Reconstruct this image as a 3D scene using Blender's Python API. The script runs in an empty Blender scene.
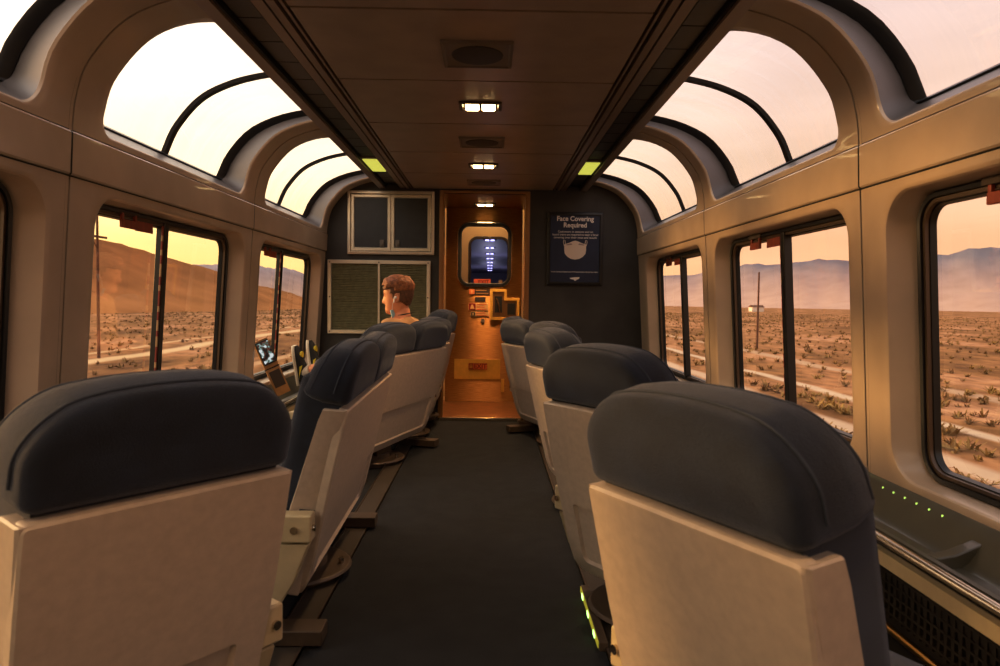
import bpy, bmesh, math, random
from mathutils import Vector, Matrix, noise
random.seed(7)
PI = math.pi
R = math.radians
scene = bpy.context.scene
col = scene.collection

# ------------------------------------------------------------------ materials
MATS = {}
def nodes(name):
    m = bpy.data.materials.new(name); m.use_nodes = True
    nt = m.node_tree
    return m, nt, nt.nodes['Principled BSDF']
def setp(b, **k):
    for key, v in k.items():
        key = key.replace('_', ' ')
        if key in b.inputs:
            b.inputs[key].default_value = v
def c4(c): return (c[0], c[1], c[2], 1)
def mat(name, c, rough=.5, metal=0, var=.0, scale=20, bump=0, bscale=200, spec=.5, c2=None, stretch=None, emit=None, estr=0, sheen=0, coat=0):
    m, nt, b = nodes(name)
    setp(b, Base_Color=c4(c), Roughness=rough, Metallic=metal, Specular_IOR_Level=spec, Sheen_Weight=sheen, Coat_Weight=coat)
    if sheen: setp(b, Sheen_Roughness=.4, Sheen_Tint=(.75, .8, .95, 1))
    if emit: setp(b, Emission_Color=c4(emit), Emission_Strength=estr)
    tc = nt.nodes.new('ShaderNodeTexCoord')
    src = tc.outputs['Object']
    if stretch:
        mp = nt.nodes.new('ShaderNodeMapping'); mp.inputs['Scale'].default_value = stretch
        nt.links.new(src, mp.inputs[0]); src = mp.outputs[0]
    if var or c2:
        n = nt.nodes.new('ShaderNodeTexNoise'); n.inputs['Scale'].default_value = scale; n.inputs['Detail'].default_value = 6
        nt.links.new(src, n.inputs['Vector'])
        r = nt.nodes.new('ShaderNodeValToRGB')
        a = c2 if c2 else tuple(x * (1 - var) for x in c)
        d = c if c2 else tuple(min(1, x * (1 + var)) for x in c)
        r.color_ramp.elements[0].color = c4(a); r.color_ramp.elements[1].color = c4(d)
        r.color_ramp.elements[0].position = .3; r.color_ramp.elements[1].position = .7
        nt.links.new(n.outputs['Fac'], r.inputs[0]); nt.links.new(r.outputs[0], b.inputs['Base Color'])
    if bump:
        n2 = nt.nodes.new('ShaderNodeTexNoise'); n2.inputs['Scale'].default_value = bscale; n2.inputs['Detail'].default_value = 4
        nt.links.new(src, n2.inputs['Vector'])
        bp = nt.nodes.new('ShaderNodeBump'); bp.inputs['Strength'].default_value = bump; bp.inputs['Distance'].default_value = .01
        nt.links.new(n2.outputs['Fac'], bp.inputs['Height']); nt.links.new(bp.outputs[0], b.inputs['Normal'])
    MATS[name] = m
    return m

M_wall = mat('wall_laminate', (.50, .395, .29), .24, var=.10, scale=3, bump=.03, bscale=300, coat=.15)
M_reveal = mat('reveal_grey', (.115, .103, .100), .38, var=.12, scale=4)
M_dark = mat('dark_gap', (.012, .010, .009), .7)
M_gasket = mat('black_rubber', (.008, .008, .009), .38)
M_bronze = mat('bronze_frame', (.09, .06, .04), .35, .5)
M_ceil = mat('ceiling_panel', (.31, .24, .19), .36, var=.12, scale=6, bump=.02)
M_lip = mat('ceiling_rail', (.24, .175, .135), .35, .3)
M_slot = mat('ceiling_slot', (.012, .011, .011), .45)
M_carpet = mat('carpet', (.016, .0165, .019), .95, var=.45, scale=9, bump=.6, bscale=600, c2=(.009, .0092, .011))
M_end = mat('end_panel', (.034, .030, .026), .6, var=.25, scale=5)
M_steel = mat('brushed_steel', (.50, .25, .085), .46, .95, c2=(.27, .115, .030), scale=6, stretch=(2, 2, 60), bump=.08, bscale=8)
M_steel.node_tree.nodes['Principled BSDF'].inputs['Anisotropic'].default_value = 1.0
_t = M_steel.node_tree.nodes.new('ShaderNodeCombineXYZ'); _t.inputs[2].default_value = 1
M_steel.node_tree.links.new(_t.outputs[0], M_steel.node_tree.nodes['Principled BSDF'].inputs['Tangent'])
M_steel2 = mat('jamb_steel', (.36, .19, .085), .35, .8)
M_alu = mat('aluminium_frame', (.68, .62, .50), .38, .55, var=.06, scale=8)
M_louver = mat('louver_grey', (.27, .25, .14), .45, .2, var=.2, scale=30)
M_door_dark = mat('cabinet_dark', (.022, .023, .027), .45, var=.2, scale=12)
M_plastic = mat('seat_plastic', (.52, .43, .34), .47, c2=(.45, .37, .29), scale=45, bump=.06, bscale=500)
M_plastic2 = mat('seat_trim_plastic', (.50, .41, .25), .4, var=.08, scale=20)
M_fabric = mat('navy_fabric', (.013, .019, .038), .9, c2=(.006, .008, .017), scale=14, bump=.4, bscale=500, sheen=.30)
M_piping = mat('navy_piping', (.030, .038, .060), .8, var=.1)
M_pedestal = mat('brown_steel', (.10, .066, .042), .5, .3, var=.2, scale=10)
M_chrome = mat('chrome', (.6, .52, .42), .18, 1)
M_ledge = mat('ledge_olive', (.075, .066, .042), .33, var=.2, scale=5, coat=.3)
M_cream = mat('cream_strip', (.50, .42, .26), .4, var=.06)
M_grille = mat('heater_grille', (.022, .018, .014), .55)
M_brass = mat('brass', (.55, .33, .12), .3, 1)
M_red = mat('red_placard', (.28, .045, .018), .5, var=.25, scale=40, stretch=(1, 1, .05))
M_green = mat('green_lamp', (.5, .55, .1), .4, emit=(.75, .75, .14), estr=.55)
M_led = mat('led_green', (.3, .5, .1), .4, emit=(.50, .80, .16), estr=.9)
M_lamp = mat('warm_lamp', (1, .8, .5), .4, emit=(1, .72, .34), estr=9)
M_blue_lamp = mat('blue_lamp', (.7, .7, 1), .4, emit=(.45, .42, 1), estr=3.5)
M_yellow = mat('yellow_placard', (.66, .40, .07), .55, var=.08)
M_signred = mat('sign_red', (.30, .02, .012), .5)
M_orange = mat('orange_label', (.72, .20, .06), .5)
M_white = mat('white_print', (.80, .76, .72), .6)
M_navy = mat('sign_navy', (.010, .017, .048), .55, var=.2, scale=8)
M_black = mat('black_frame', (.010, .009, .009), .4)
M_mask = mat('mask_paper', (.72, .62, .52), .7)
M_maskshade = mat('mask_shade', (.36, .28, .25), .7)
M_cream_lab = mat('cream_label', (.75, .50, .22), .5)
M_corr = mat('next_car_panel', (.30, .28, .36), .5)
M_corr_reveal = mat('next_car_reveal', (.62, .42, .18), .4)
M_skin = mat('skin', (.70, .31, .16), .5, var=.10, scale=14)
M_hair = mat('auburn_hair', (.44, .15, .038), .5, c2=(.15, .046, .015), scale=45, bump=.7, bscale=120)
M_hair_short = mat('short_hair', (.13, .052, .024), .65, var=.35, scale=80)
M_shirt = mat('tan_shirt', (.42, .25, .12), .85, var=.1, scale=10)
M_collar = mat('collar_brown', (.06, .04, .03), .85)
M_trouser = mat('grey_trousers', (.16, .14, .14), .9, var=.15, scale=20)
M_sock = mat('grey_sock', (.55, .48, .40), .9)
M_shoe = mat('black_shoe', (.010, .011, .012), .6)
M_yel = mat('shoe_yellow', (.72, .58, .03), .5)
M_sole = mat('shoe_sole', (.66, .60, .48), .6)
M_eye = mat('eye_white', (.7, .66, .6), .3)
M_earbud = mat('earbud_white', (.85, .85, .85), .3)
M_bluemask = mat('mask_blue', (.28, .48, .62), .7)
M_tan = mat('tan_case', (.42, .22, .075), .5, var=.15, scale=20)
M_pole = mat('weathered_wood', (.11, .05, .028), .9, var=.2, scale=5)
M_shrub = mat('sagebrush', (.30, .195, .055), .95, c2=(.15, .080, .030), scale=.23)
M_cloud = mat('house_white', (.62, .52, .46), .8)

def screen_material():
    m, nt, b = nodes('phone_screen')
    tc = nt.nodes.new('ShaderNodeTexCoord')
    n = nt.nodes.new('ShaderNodeTexNoise'); n.inputs['Scale'].default_value = 32
    nt.links.new(tc.outputs['Object'], n.inputs['Vector'])
    r = nt.nodes.new('ShaderNodeValToRGB')
    e = r.color_ramp.elements
    e[0].position = .40; e[0].color = (.004, .006, .007, 1)
    e[1].position = .62; e[1].color = (.85, .9, .92, 1)
    x = e.new(.47); x.color = (.18, .05, .03, 1); x = e.new(.51); x.color = (.04, .16, .13, 1)
    x = e.new(.57); x.color = (.42, .50, .50, 1)
    nt.links.new(n.outputs['Fac'], r.inputs[0])
    nt.links.new(r.outputs[0], b.inputs['Emission Color']); setp(b, Emission_Strength=.55, Base_Color=(.01, .01, .012, 1), Roughness=.2)
    return m
M_screen = screen_material()

def tape_material():
    m, nt, b = nodes('striped_tape')
    tc = nt.nodes.new('ShaderNodeTexCoord'); mp = nt.nodes.new('ShaderNodeMapping')
    mp.inputs['Scale'].default_value = (0, 0, 7)
    nt.links.new(tc.outputs['Object'], mp.inputs[0])
    n = nt.nodes.new('ShaderNodeTexNoise'); n.inputs['Scale'].default_value = 2.2; n.inputs['Detail'].default_value = 0
    nt.links.new(mp.outputs[0], n.inputs['Vector'])
    r = nt.nodes.new('ShaderNodeValToRGB'); r.color_ramp.interpolation = 'CONSTANT'
    r.color_ramp.elements[0].color = (.25, .035, .02, 1); r.color_ramp.elements[1].color = (.5, .33, .16, 1); r.color_ramp.elements[1].position = .52
    nt.links.new(n.outputs['Fac'], r.inputs[0]); nt.links.new(r.outputs[0], b.inputs['Base Color'])
    return m
M_tape = tape_material()

def glass_material(name, tint, dirt, gl):
    m = bpy.data.materials.new(name); m.use_nodes = True
    nt = m.node_tree; nt.nodes.clear()
    out = nt.nodes.new('ShaderNodeOutputMaterial')
    tr = nt.nodes.new('ShaderNodeBsdfTransparent'); tr.inputs[0].default_value = c4(tint)
    gs = nt.nodes.new('ShaderNodeBsdfGlossy'); gs.inputs['Roughness'].default_value = .03
    fr = nt.nodes.new('ShaderNodeFresnel'); fr.inputs['IOR'].default_value = 1.3
    mu = nt.nodes.new('ShaderNodeMath'); mu.operation = 'MULTIPLY'; mu.inputs[1].default_value = gl
    mx = nt.nodes.new('ShaderNodeMixShader')
    nt.links.new(fr.outputs[0], mu.inputs[0]); nt.links.new(mu.outputs[0], mx.inputs[0])
    nt.links.new(tr.outputs[0], mx.inputs[1]); nt.links.new(gs.outputs[0], mx.inputs[2])
    last = mx
    if dirt:
        tl = nt.nodes.new('ShaderNodeBsdfTranslucent'); tl.inputs[0].default_value = (.85, .82, .85, 1)
        tc = nt.nodes.new('ShaderNodeTexCoord')
        mp = nt.nodes.new('ShaderNodeMapping'); mp.inputs['Scale'].default_value = (2, 14, 2)
        nt.links.new(tc.outputs['Object'], mp.inputs[0])
        n = nt.nodes.new('ShaderNodeTexNoise'); n.inputs['Scale'].default_value = 1.3; n.inputs['Detail'].default_value = 8
        nt.links.new(mp.outputs[0], n.inputs['Vector'])
        mr = nt.nodes.new('ShaderNodeMapRange'); mr.inputs[1].default_value = .35; mr.inputs[2].default_value = .7
        mr.inputs[3].default_value = dirt * .3; mr.inputs[4].default_value = dirt
        nt.links.new(n.outputs['Fac'], mr.inputs[0])
        m2 = nt.nodes.new('ShaderNodeMixShader')
        nt.links.new(mr.outputs[0], m2.inputs[0]); nt.links.new(mx.outputs[0], m2.inputs[1]); nt.links.new(tl.outputs[0], m2.inputs[2])
        last = m2
    nt.links.new(last.outputs[0], out.inputs[0])
    return m
M_glass = glass_material('window_glass', (.97, .96, .95), 0, .2)
M_skyglass = glass_material('roof_glass', (.97, .95, .95), .22, .25)
M_doorglass = glass_material('door_glass', (.8, .8, .85), 0, .5)

# ------------------------------------------------------------------ mesh helpers
def link(name, me, parent=None):
    o = bpy.data.objects.new(name, me); col.objects.link(o)
    if parent is not None: o.parent = parent
    return o
def mk(name, vf, mats, parent=None, smooth=True, bevel=0, bseg=2, subsurf=0, angle=35, midx=None, recalc=True):
    v, f = vf
    me = bpy.data.meshes.new(name); me.from_pydata([tuple(p) for p in v], [], f)
    if recalc:
        bm = bmesh.new(); bm.from_mesh(me); bmesh.ops.recalc_face_normals(bm, faces=bm.faces); bm.to_mesh(me); bm.free()
    for m in (mats if isinstance(mats, (list, tuple)) else [mats]): me.materials.append(m)
    if midx: 
        for p, i in zip(me.polygons, midx): p.material_index = i
    o = link(name, me, parent)
    if smooth:
        me.polygons.foreach_set('use_smooth', [True] * len(me.polygons))
        if not subsurf and not bevel:
            try: me.set_sharp_from_angle(angle=R(angle))
            except Exception: pass
    if bevel:
        b = o.modifiers.new('b', 'BEVEL'); b.width = bevel; b.segments = bseg; b.limit_method = 'ANGLE'; b.angle_limit = R(40)
        b.harden_normals = True
    if subsurf:
        s = o.modifiers.new('s', 'SUBSURF'); s.levels = subsurf; s.render_levels = subsurf
    return o
class MB:
    def __init__(s): s.v = []; s.f = []; s.m = []
    def add(s, vf, mi=0, T=None):
        k = len(s.v)
        s.v += [(T @ Vector(p)) if T else Vector(p) for p in vf[0]]
        s.f += [tuple(i + k for i in q) for q in vf[1]]; s.m += [mi] * len(vf[1])
        return s
    def build(s, name, mats, parent=None, **k): return mk(name, (s.v, s.f), mats, parent, midx=s.m, **k)
def box(x0, x1, y0, y1, z0, z1):
    v = [(x, y, z) for x in (x0, x1) for y in (y0, y1) for z in (z0, z1)]
    return v, [(0, 1, 3, 2), (4, 6, 7, 5), (0, 4, 5, 1), (2, 3, 7, 6), (0, 2, 6, 4), (1, 5, 7, 3)]
def loops(ls, closed=False, cap0=False, cap1=False, wrap=True):
    n = len(ls[0]); v = [p for l in ls for p in l]; f = []
    K = len(ls)
    for j in range(K if closed else K - 1):
        a, b = j * n, ((j + 1) % K) * n
        for i in range(n if wrap else n - 1):
            i2 = (i + 1) % n
            f.append((a + i, a + i2, b + i2, b + i))
    if cap0: f.append(tuple(range(n)))
    if cap1: f.append(tuple((K - 1) * n + i for i in reversed(range(n))))
    return v, f
def tube(pts, r, n=10, caps=True, closed=False):
    pts = [Vector(p) for p in pts]; ls = []
    up = None
    for i, p in enumerate(pts):
        if closed: d = (pts[(i + 1) % len(pts)] - pts[i - 1]).normalized()
        else: d = (pts[min(i + 1, len(pts) - 1)] - pts[max(i - 1, 0)]).normalized()
        if up is None:
            up = d.orthogonal().normalized()
        else:
            up = (up - d * up.dot(d)).normalized()
        w = d.cross(up)
        rr_ = r[i] if isinstance(r, (list, tuple)) else r
        ls.append([p + up * math.cos(2 * PI * k / n) * rr_ + w * math.sin(2 * PI * k / n) * rr_ for k in range(n)])
    return loops(ls, closed=closed, cap0=caps and not closed, cap1=caps and not closed)
def rrect(u0, u1, v0, v1, r, nc=12, ne=12):
    """rounded rectangle, ccw from the bottom edge; r = one radius or (bl,br,tr,tl)"""
    if not isinstance(r, (list, tuple)): r = (r,) * 4
    m = min(u1 - u0, v1 - v0) / 2 * .999
    bl, br, tr, tl = [max(.0005, min(x, m)) for x in r]
    P = []
    def edge(a, b):
        for i in range(1, ne): P.append((a[0] + (b[0] - a[0]) * i / ne, a[1] + (b[1] - a[1]) * i / ne))
    def arc(cx, cy, rad, a0):
        for i in range(nc + 1):
            a = a0 + PI / 2 * i / nc
            P.append((cx + rad * math.cos(a), cy + rad * math.sin(a)))
    arc(u0 + bl, v0 + bl, bl, PI); edge((u0 + bl, v0), (u1 - br, v0))
    arc(u1 - br, v0 + br, br, -PI / 2); edge((u1, v0 + br), (u1, v1 - tr))
    arc(u1 - tr, v1 - tr, tr, 0); edge((u1 - tr, v1), (u0 + tl, v1))
    arc(u0 + tl, v1 - tl, tl, PI / 2); edge((u0, v1 - tl), (u0, v0 + bl))
    return P
def rin(u0, u1, v0, v1, r, i, **k):
    rr_ = tuple(max(.001, x - i) for x in (r if isinstance(r, (list, tuple)) else (r,) * 4))
    return rrect(u0 + i, u1 - i, v0 + i, v1 - i, rr_, **k)
def frame_rect(u0, u1, v0, v1, hole, nc=8, ne=6):
    """points on the outer rectangle matching the points of a rounded-rectangle hole"""
    hu0 = min(p[0] for p in hole); hu1 = max(p[0] for p in hole); hv0 = min(p[1] for p in hole); hv1 = max(p[1] for p in hole)
    P = []
    for (u, v) in hole:
        a = (u - hu0) / (hu1 - hu0) * 2 - 1; b = (v - hv0) / (hv1 - hv0) * 2 - 1
        s = max(abs(a), abs(b)); a /= s; b /= s
        P.append([u0 + (a + 1) / 2 * (u1 - u0), v0 + (b + 1) / 2 * (v1 - v0)])
    # keep straight edges perpendicular, and put one point on each corner
    for c in ((u0, v0), (u1, v0), (u1, v1), (u0, v1)):
        k = min(range(len(P)), key=lambda i: (P[i][0] - c[0]) ** 2 + (P[i][1] - c[1]) ** 2); P[k] = list(c)
    return [tuple(p) for p in P]
def lerp(A, B, t): return [(a[0] + (b[0] - a[0]) * t, a[1] + (b[1] - a[1]) * t) for a, b in zip(A, B)]
def resample(pts, n):
    d = [0]
    for a, b in zip(pts, pts[1:]): d.append(d[-1] + math.dist(a, b))
    out = []
    for i in range(n):
        t = d[-1] * i / (n - 1); k = 0
        while k < len(d) - 2 and d[k + 1] < t: k += 1
        w = (t - d[k]) / (d[k + 1] - d[k])
        out.append(tuple(a + (b - a) * w for a, b in zip(pts[k], pts[k + 1])))
    return out
def catmull(pts, n=8):
    P = [pts[0]] + list(pts) + [pts[-1]]; out = []
    for i in range(1, len(P) - 2):
        for k in range(n):
            t = k / n
            out.append(tuple(.5 * (2 * b + (c - a) * t + (2 * a - 5 * b + 4 * c - d) * t * t + (3 * b - a - 3 * c + d) * t ** 3) for a, b, c, d in zip(P[i - 1], P[i], P[i + 1], P[i + 2])))
    out.append(tuple(pts[-1])); return out
def empty(name, loc=(0, 0, 0), rz=0, parent=None):
    o = bpy.data.objects.new(name, None); col.objects.link(o); o.location = loc; o.rotation_euler = (0, 0, rz)
    o.empty_display_size = .1
    if parent: o.parent = parent
    return o
def tag(o, label=None, cat=None, group=None, kind=None):
    if label: o['label'] = label
    if cat: o['category'] = cat
    if group: o['group'] = group
    if kind: o['kind'] = kind
    return o
def copy_tree(o, parent=None):
    c = o.copy(); col.objects.link(c); c.parent = parent
    for ch in list(o.children): copy_tree(ch, c)
    return c
def text(name, body, size, loc, m, parent=None, bold=0, align='CENTER', rot=(PI / 2, 0, 0), sx=1):
    cu = bpy.data.curves.new(name, 'FONT'); cu.body = body; cu.size = size; cu.align_x = align; cu.align_y = 'CENTER'
    cu.extrude = .0004; cu.offset = bold; cu.resolution_u = 3
    cu.materials.append(m)
    tmp_ = bpy.data.objects.new(name, cu); col.objects.link(tmp_)
    dg_ = bpy.context.evaluated_depsgraph_get(); dg_.update()
    me = bpy.data.meshes.new_from_object(tmp_.evaluated_get(dg_)); bpy.data.objects.remove(tmp_)
    o = bpy.data.objects.new(name, me); col.objects.link(o); o.location = loc; o.rotation_euler = rot; o.scale = (sx, 1, 1)
    if parent is not None: o.parent = parent
    return o

# ------------------------------------------------------------------ car shell
Y_END = 6.25
SEAMS = [6.25, 4.285, 2.49, .695, -1.10, -2.895]
SEAMS_L = [6.25, 4.325, 2.455, .585, -1.285, -3.155]
Y_BACK = -2.895
LOW = [(1.412, .43), (1.348, 1.452)]
UP = catmull([(1.338, 1.60), (1.333, 1.66), (1.322, 1.72), (1.290, 1.815), (1.205, 1.925), (1.12, 1.99), (.99, 2.040), (.86, 2.062), (.66, 2.08)], 6)
UPR = resample(UP, 120); LUP = sum(math.dist(a, b) for a, b in zip(UP, UP[1:]))
GL = catmull([(1.525, 1.70), (1.505, 1.755), (1.45, 1.87), (1.33, 2.005), (1.17, 2.085), (.99, 2.128), (.82, 2.15), (.62, 2.16)], 6)
GLR = resample(GL, 120); LGL = sum(math.dist(a, b) for a, b in zip(GL, GL[1:]))
def at(tab, t):
    x = max(0, min(1, t)) * (len(tab) - 1); k = min(int(x), len(tab) - 2); w = x - k
    p = tuple(a + (b - a) * w for a, b in zip(tab[k], tab[k + 1]))
    d = (tab[k + 1][0] - tab[k][0], tab[k + 1][1] - tab[k][1]); l = math.hypot(*d)
    return p, (d[1] / l, -d[0] / l)   # outward normal (x, z)
def f_low(s):
    def f(u, v, d=0):
        t = (v - LOW[0][1]) / (LOW[1][1] - LOW[0][1])
        return Vector((s * (LOW[0][0] + (LOW[1][0] - LOW[0][0]) * t + d), u, v))
    return f
def f_tab(s, tab, L):
    def f(u, v, d=0):
        p, n = at(tab, v / L)
        return Vector((s * (p[0] + n[0] * d), u, p[1] + n[1] * d))
    return f
def panel_with_hole(mb, f, o, h, r, g, edge=.012, rings=4, rim=0):
    """outer rect o, hole h with corner radii r, glass-plane loop given by function g(list index)->points"""
    hole = rrect(*h, r)
    out = frame_rect(*o, hole)
    L = []
    L.append([f(u, v, edge) for u, v in out])
    for k in range(rings + 1):
        L.append([f(u, v, 0) for u, v in lerp(out, hole, k / rings)])
    hin = rin(*h, r, .006); hin2 = rin(*h, r, .010)
    L.append([f(u, v, .003) for u, v in hin]); L.append([f(u, v, .012) for u, v in hin2])
    mb.add(loops(L))
    a = L[-1]
    mb.add(loops([a] + [[p.lerp(q, k) for p, q in zip(a, g)] for k in (.33, .66, 1)]), rim)
LUP_HOLE0, LUP_HOLE1 = .022, LUP * .86
window_no = [0]
for s, side in ((-1, 'left'), (1, 'right')):
    fl, fu, fg = f_low(s), f_tab(s, UPR, LUP), f_tab(s, GLR, LGL)
    SE = SEAMS_L if s < 0 else SEAMS
    NH, FH, NQ, FQ = (.175, .10, .205, .145) if s < 0 else (.10, .135, .13, .18)
    UH, UF, UG, UK = (.19, .155, .13, .07) if s < 0 else (.145, .115, .09, .03)
    LAST = (6.215, 6.235) if s < 0 else (6.085, 6.20)
    mb = MB()
    for k in range(5):
        a, b = SE[k + 1], SE[k]
        bl, bu = LAST if k == 0 else (b, b)      # the last bay is a little longer
        g = rrect(a + NQ + .005, bl - FQ - .005, .492, 1.40, .10)
        panel_with_hole(mb, fl, (a + .013, b - .013, .43, 1.447), (a + NH, bl - FH, .478, 1.418), .135, [fl(u, v, .10) for u, v in g])
        g2 = rrect(a + UG, bu - UK, .035, LGL * .93, (.05, .05, .2, .3))
        panel_with_hole(mb, fu, (a + .013, b - .013, .002, LUP), (a + UH, bu - UF, LUP_HOLE0, LUP_HOLE1), (.07, .10, .18, .33), [fg(u, v, 0) for u, v in g2], rim=2)
        # the plain band between the two rows of windows
        xb = [(1.3435, 1.452), (1.3385, 1.458), (1.3325, 1.592), (1.336, 1.598), (1.35, 1.598)]
        xb = [(1.36, 1.452)] + xb
        mb.add(loops([[Vector((s * x, y, z)) for x, z in xb] for y in (a + .005, b - .005)], wrap=False))
    for k in range(6):
        y = SE[k]
        if k in (0,): y -= .006
        pts = [(LOW[0][0] + .0, .43), (1.349, 1.447)]
        for prof, off in ((pts, .002), ([(1.341, 1.455), (1.334, 1.596)], .0), ([p for p in UPR], .002)):
            mb.add(loops([[Vector((s * (x + off), yy, z + (off if z > 1.6 else 0))) for x, z in prof] for yy in (y - .008, y - .006, y + .006, y + .008)], wrap=False), 1 if len(prof) == 2 and off == 0 else 0)
            mb.add(loops([[Vector((s * (x + .006), yy, z + (.005 if z > 1.62 else 0))) for x, z in prof] for yy in (y - .07, y + .07)], wrap=False), 1)
    for z in (1.4495, 1.599):
        mb.add(box(*sorted((s * 1.352, s * 1.366)), Y_BACK, Y_END, z - .012, z + .012), 1)
    w = mb.build('wall_' + side, [M_wall, M_dark, M_reveal], recalc=True, angle=30)
    tag(w, kind='structure')
    # windows
    for k in range(5):
        a, b = SE[k + 1], SE[k]
        bl, bu = LAST if k == 0 else (b, b)
        window_no[0] += 1
        root = tag(empty('window_%d' % window_no[0], (s * 1.46, (a + b) / 2, .94)), kind='structure')
        inv = Matrix.Translation(-Vector(root.location))
        q = (a + NQ, bl - FQ, .487, 1.405)
        prof = [(0, .085), (.010, .075), (.022, .078), (.022, .10), (.040, .10), (.044, .12), (0, .12)]
        MB().add(loops([[fl(u, v, d) for u, v in rin(*q, .105, i)] for i, d in prof], closed=True), 0, inv).build('gasket', [M_gasket], root)
        prof = [(.024, .086), (.036, .086), (.036, .1005), (.024, .1005)]
        MB().add(loops([[fl(u, v, d) for u, v in rin(*q, .105, i)] for i, d in prof], closed=True), 0, inv).build('frame', [M_bronze], root)
        ym = a + (.925 if s < 0 else .88)
        m_ = MB()
        m_.add(([fl(y, z, d) for y, z in ((ym - .022, .50), (ym + .022, .50), (ym + .022, 1.40), (ym - .022, 1.40)) for d in (.078, .118)],
                [(0, 2, 4, 6), (1, 7, 5, 3), (0, 1, 3, 2), (2, 3, 5, 4), (4, 5, 7, 6), (6, 7, 1, 0)]), 0, inv)
        m_.build('mullion', [M_gasket], root, bevel=.004)
        e = 1 if s > 0 else -1
        m2 = MB().add(([fl(y, z, d) for y, z in ((ym + e * .023, .55), (ym + e * .034, .55), (ym + e * .034, 1.37), (ym + e * .023, 1.37)) for d in (.082, .088)],
                [(0, 2, 4, 6), (1, 7, 5, 3), (0, 1, 3, 2), (2, 3, 5, 4), (4, 5, 7, 6), (6, 7, 1, 0)]), 0, inv)
        if k < 3: m2.build('warning_tape', [M_tape], root)
        g = rin(*q, .105, .03)
        gv = [inv @ fl(u, v, .112) for u, v in g]
        mk('pane', (gv, [tuple(range(len(gv)))]), [M_glass], root, smooth=False)
        # upper window
        window_no[0] += 1
        root = tag(empty('window_%d' % window_no[0], (s * 1.3, (a + b) / 2, 1.95)), kind='structure')
        inv = Matrix.Translation(-Vector(root.location))
        q = (a + UG - .005, bu - UK + .005, .030, LGL * .935); rad = (.05, .05, .2, .3)
        prof = [(-.02, -.010), (-.01, -.030), (.030, -.034), (.052, -.016), (.058, .004), (-.02, .006)]
        loops_ = []
        for i, d in prof:
            lp = []
            for u, v in rin(*q, rad, i):
                v2 = v
                if v < .12: v2 = max(v - .75 * i, q[2] + .2 * max(0, i))     # thinner along the sill
                lp.append(fg(u, v2, d))
            loops_.append(lp)
        MB().add(loops(loops_, closed=True), 0, inv).build('gasket', [M_gasket], root)
        yr = a + (1.06 if s < 0 else 1.08 if k == 0 else .985)
        sec = [(-.024, -.004), (-.020, -.020), (.020, -.020), (.024, -.004)]
        MB().add(loops([[fg(yr + du, .02 + (LGL * .92) * j / 30, d) for du, d in sec] for j in range(31)]), 0, inv).build('rib', [M_gasket], root)
        gv = [[inv @ fg(y, .01 + LGL * .97 * j / 30, .003) for j in range(31)] for y in (a + UG - .06, bu - UK + .03)]
        mk('pane', loops(gv, wrap=False), [M_skyglass], root)

# floor, ceiling, rails
tag(mk('floor', box(-1.5, 1.5, Y_BACK, Y_END + .02, -.08, 0), [M_carpet], smooth=False), kind='structure')
mb = MB()
seam_y = [6.25 - .768 * k for k in range(14)]
for a, b in zip(seam_y[1:], seam_y):
    if b < Y_BACK: break
    mb.add(box(-.598, .598, max(a, Y_BACK) + .008, b - .008, 2.0, 2.03))
mb.add(box(-.68, .68, Y_BACK, Y_END, 2.022, 2.08), 1)
for s in (-1, 1):
    def bx(x0, x1, z0, z1, mi): mb.add(box(*sorted((s * x0, s * x1)), Y_BACK, Y_END, z0, z1), mi)
    bx(.612, .622, 2.003, 2.03, 2); bx(.634, .662, 1.998, 2.03, 2); bx(.672, .712, 2.0, 2.05, 2)
    bx(.66, .86, 2.035, 2.10, 3); bx(.842, .893, 1.996, 2.20, 2)
    bx(.712, .722, 2.012, 2.05, 3); bx(.832, .842, 2.008, 2.05, 3)
    for k in range(40):
        y = 6.1 - .235 * k
        if y < Y_BACK + .1: break
        mb.add(box(*sorted((s * .735, s * .825)), y - .226, y, 2.026, 2.04), 4)
c = mb.build('ceiling', [M_ceil, M_dark, M_lip, M_slot, mat('slot_panel', (.014, .012, .012), .35)], smooth=False)
tag(c, kind='structure')

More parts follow.
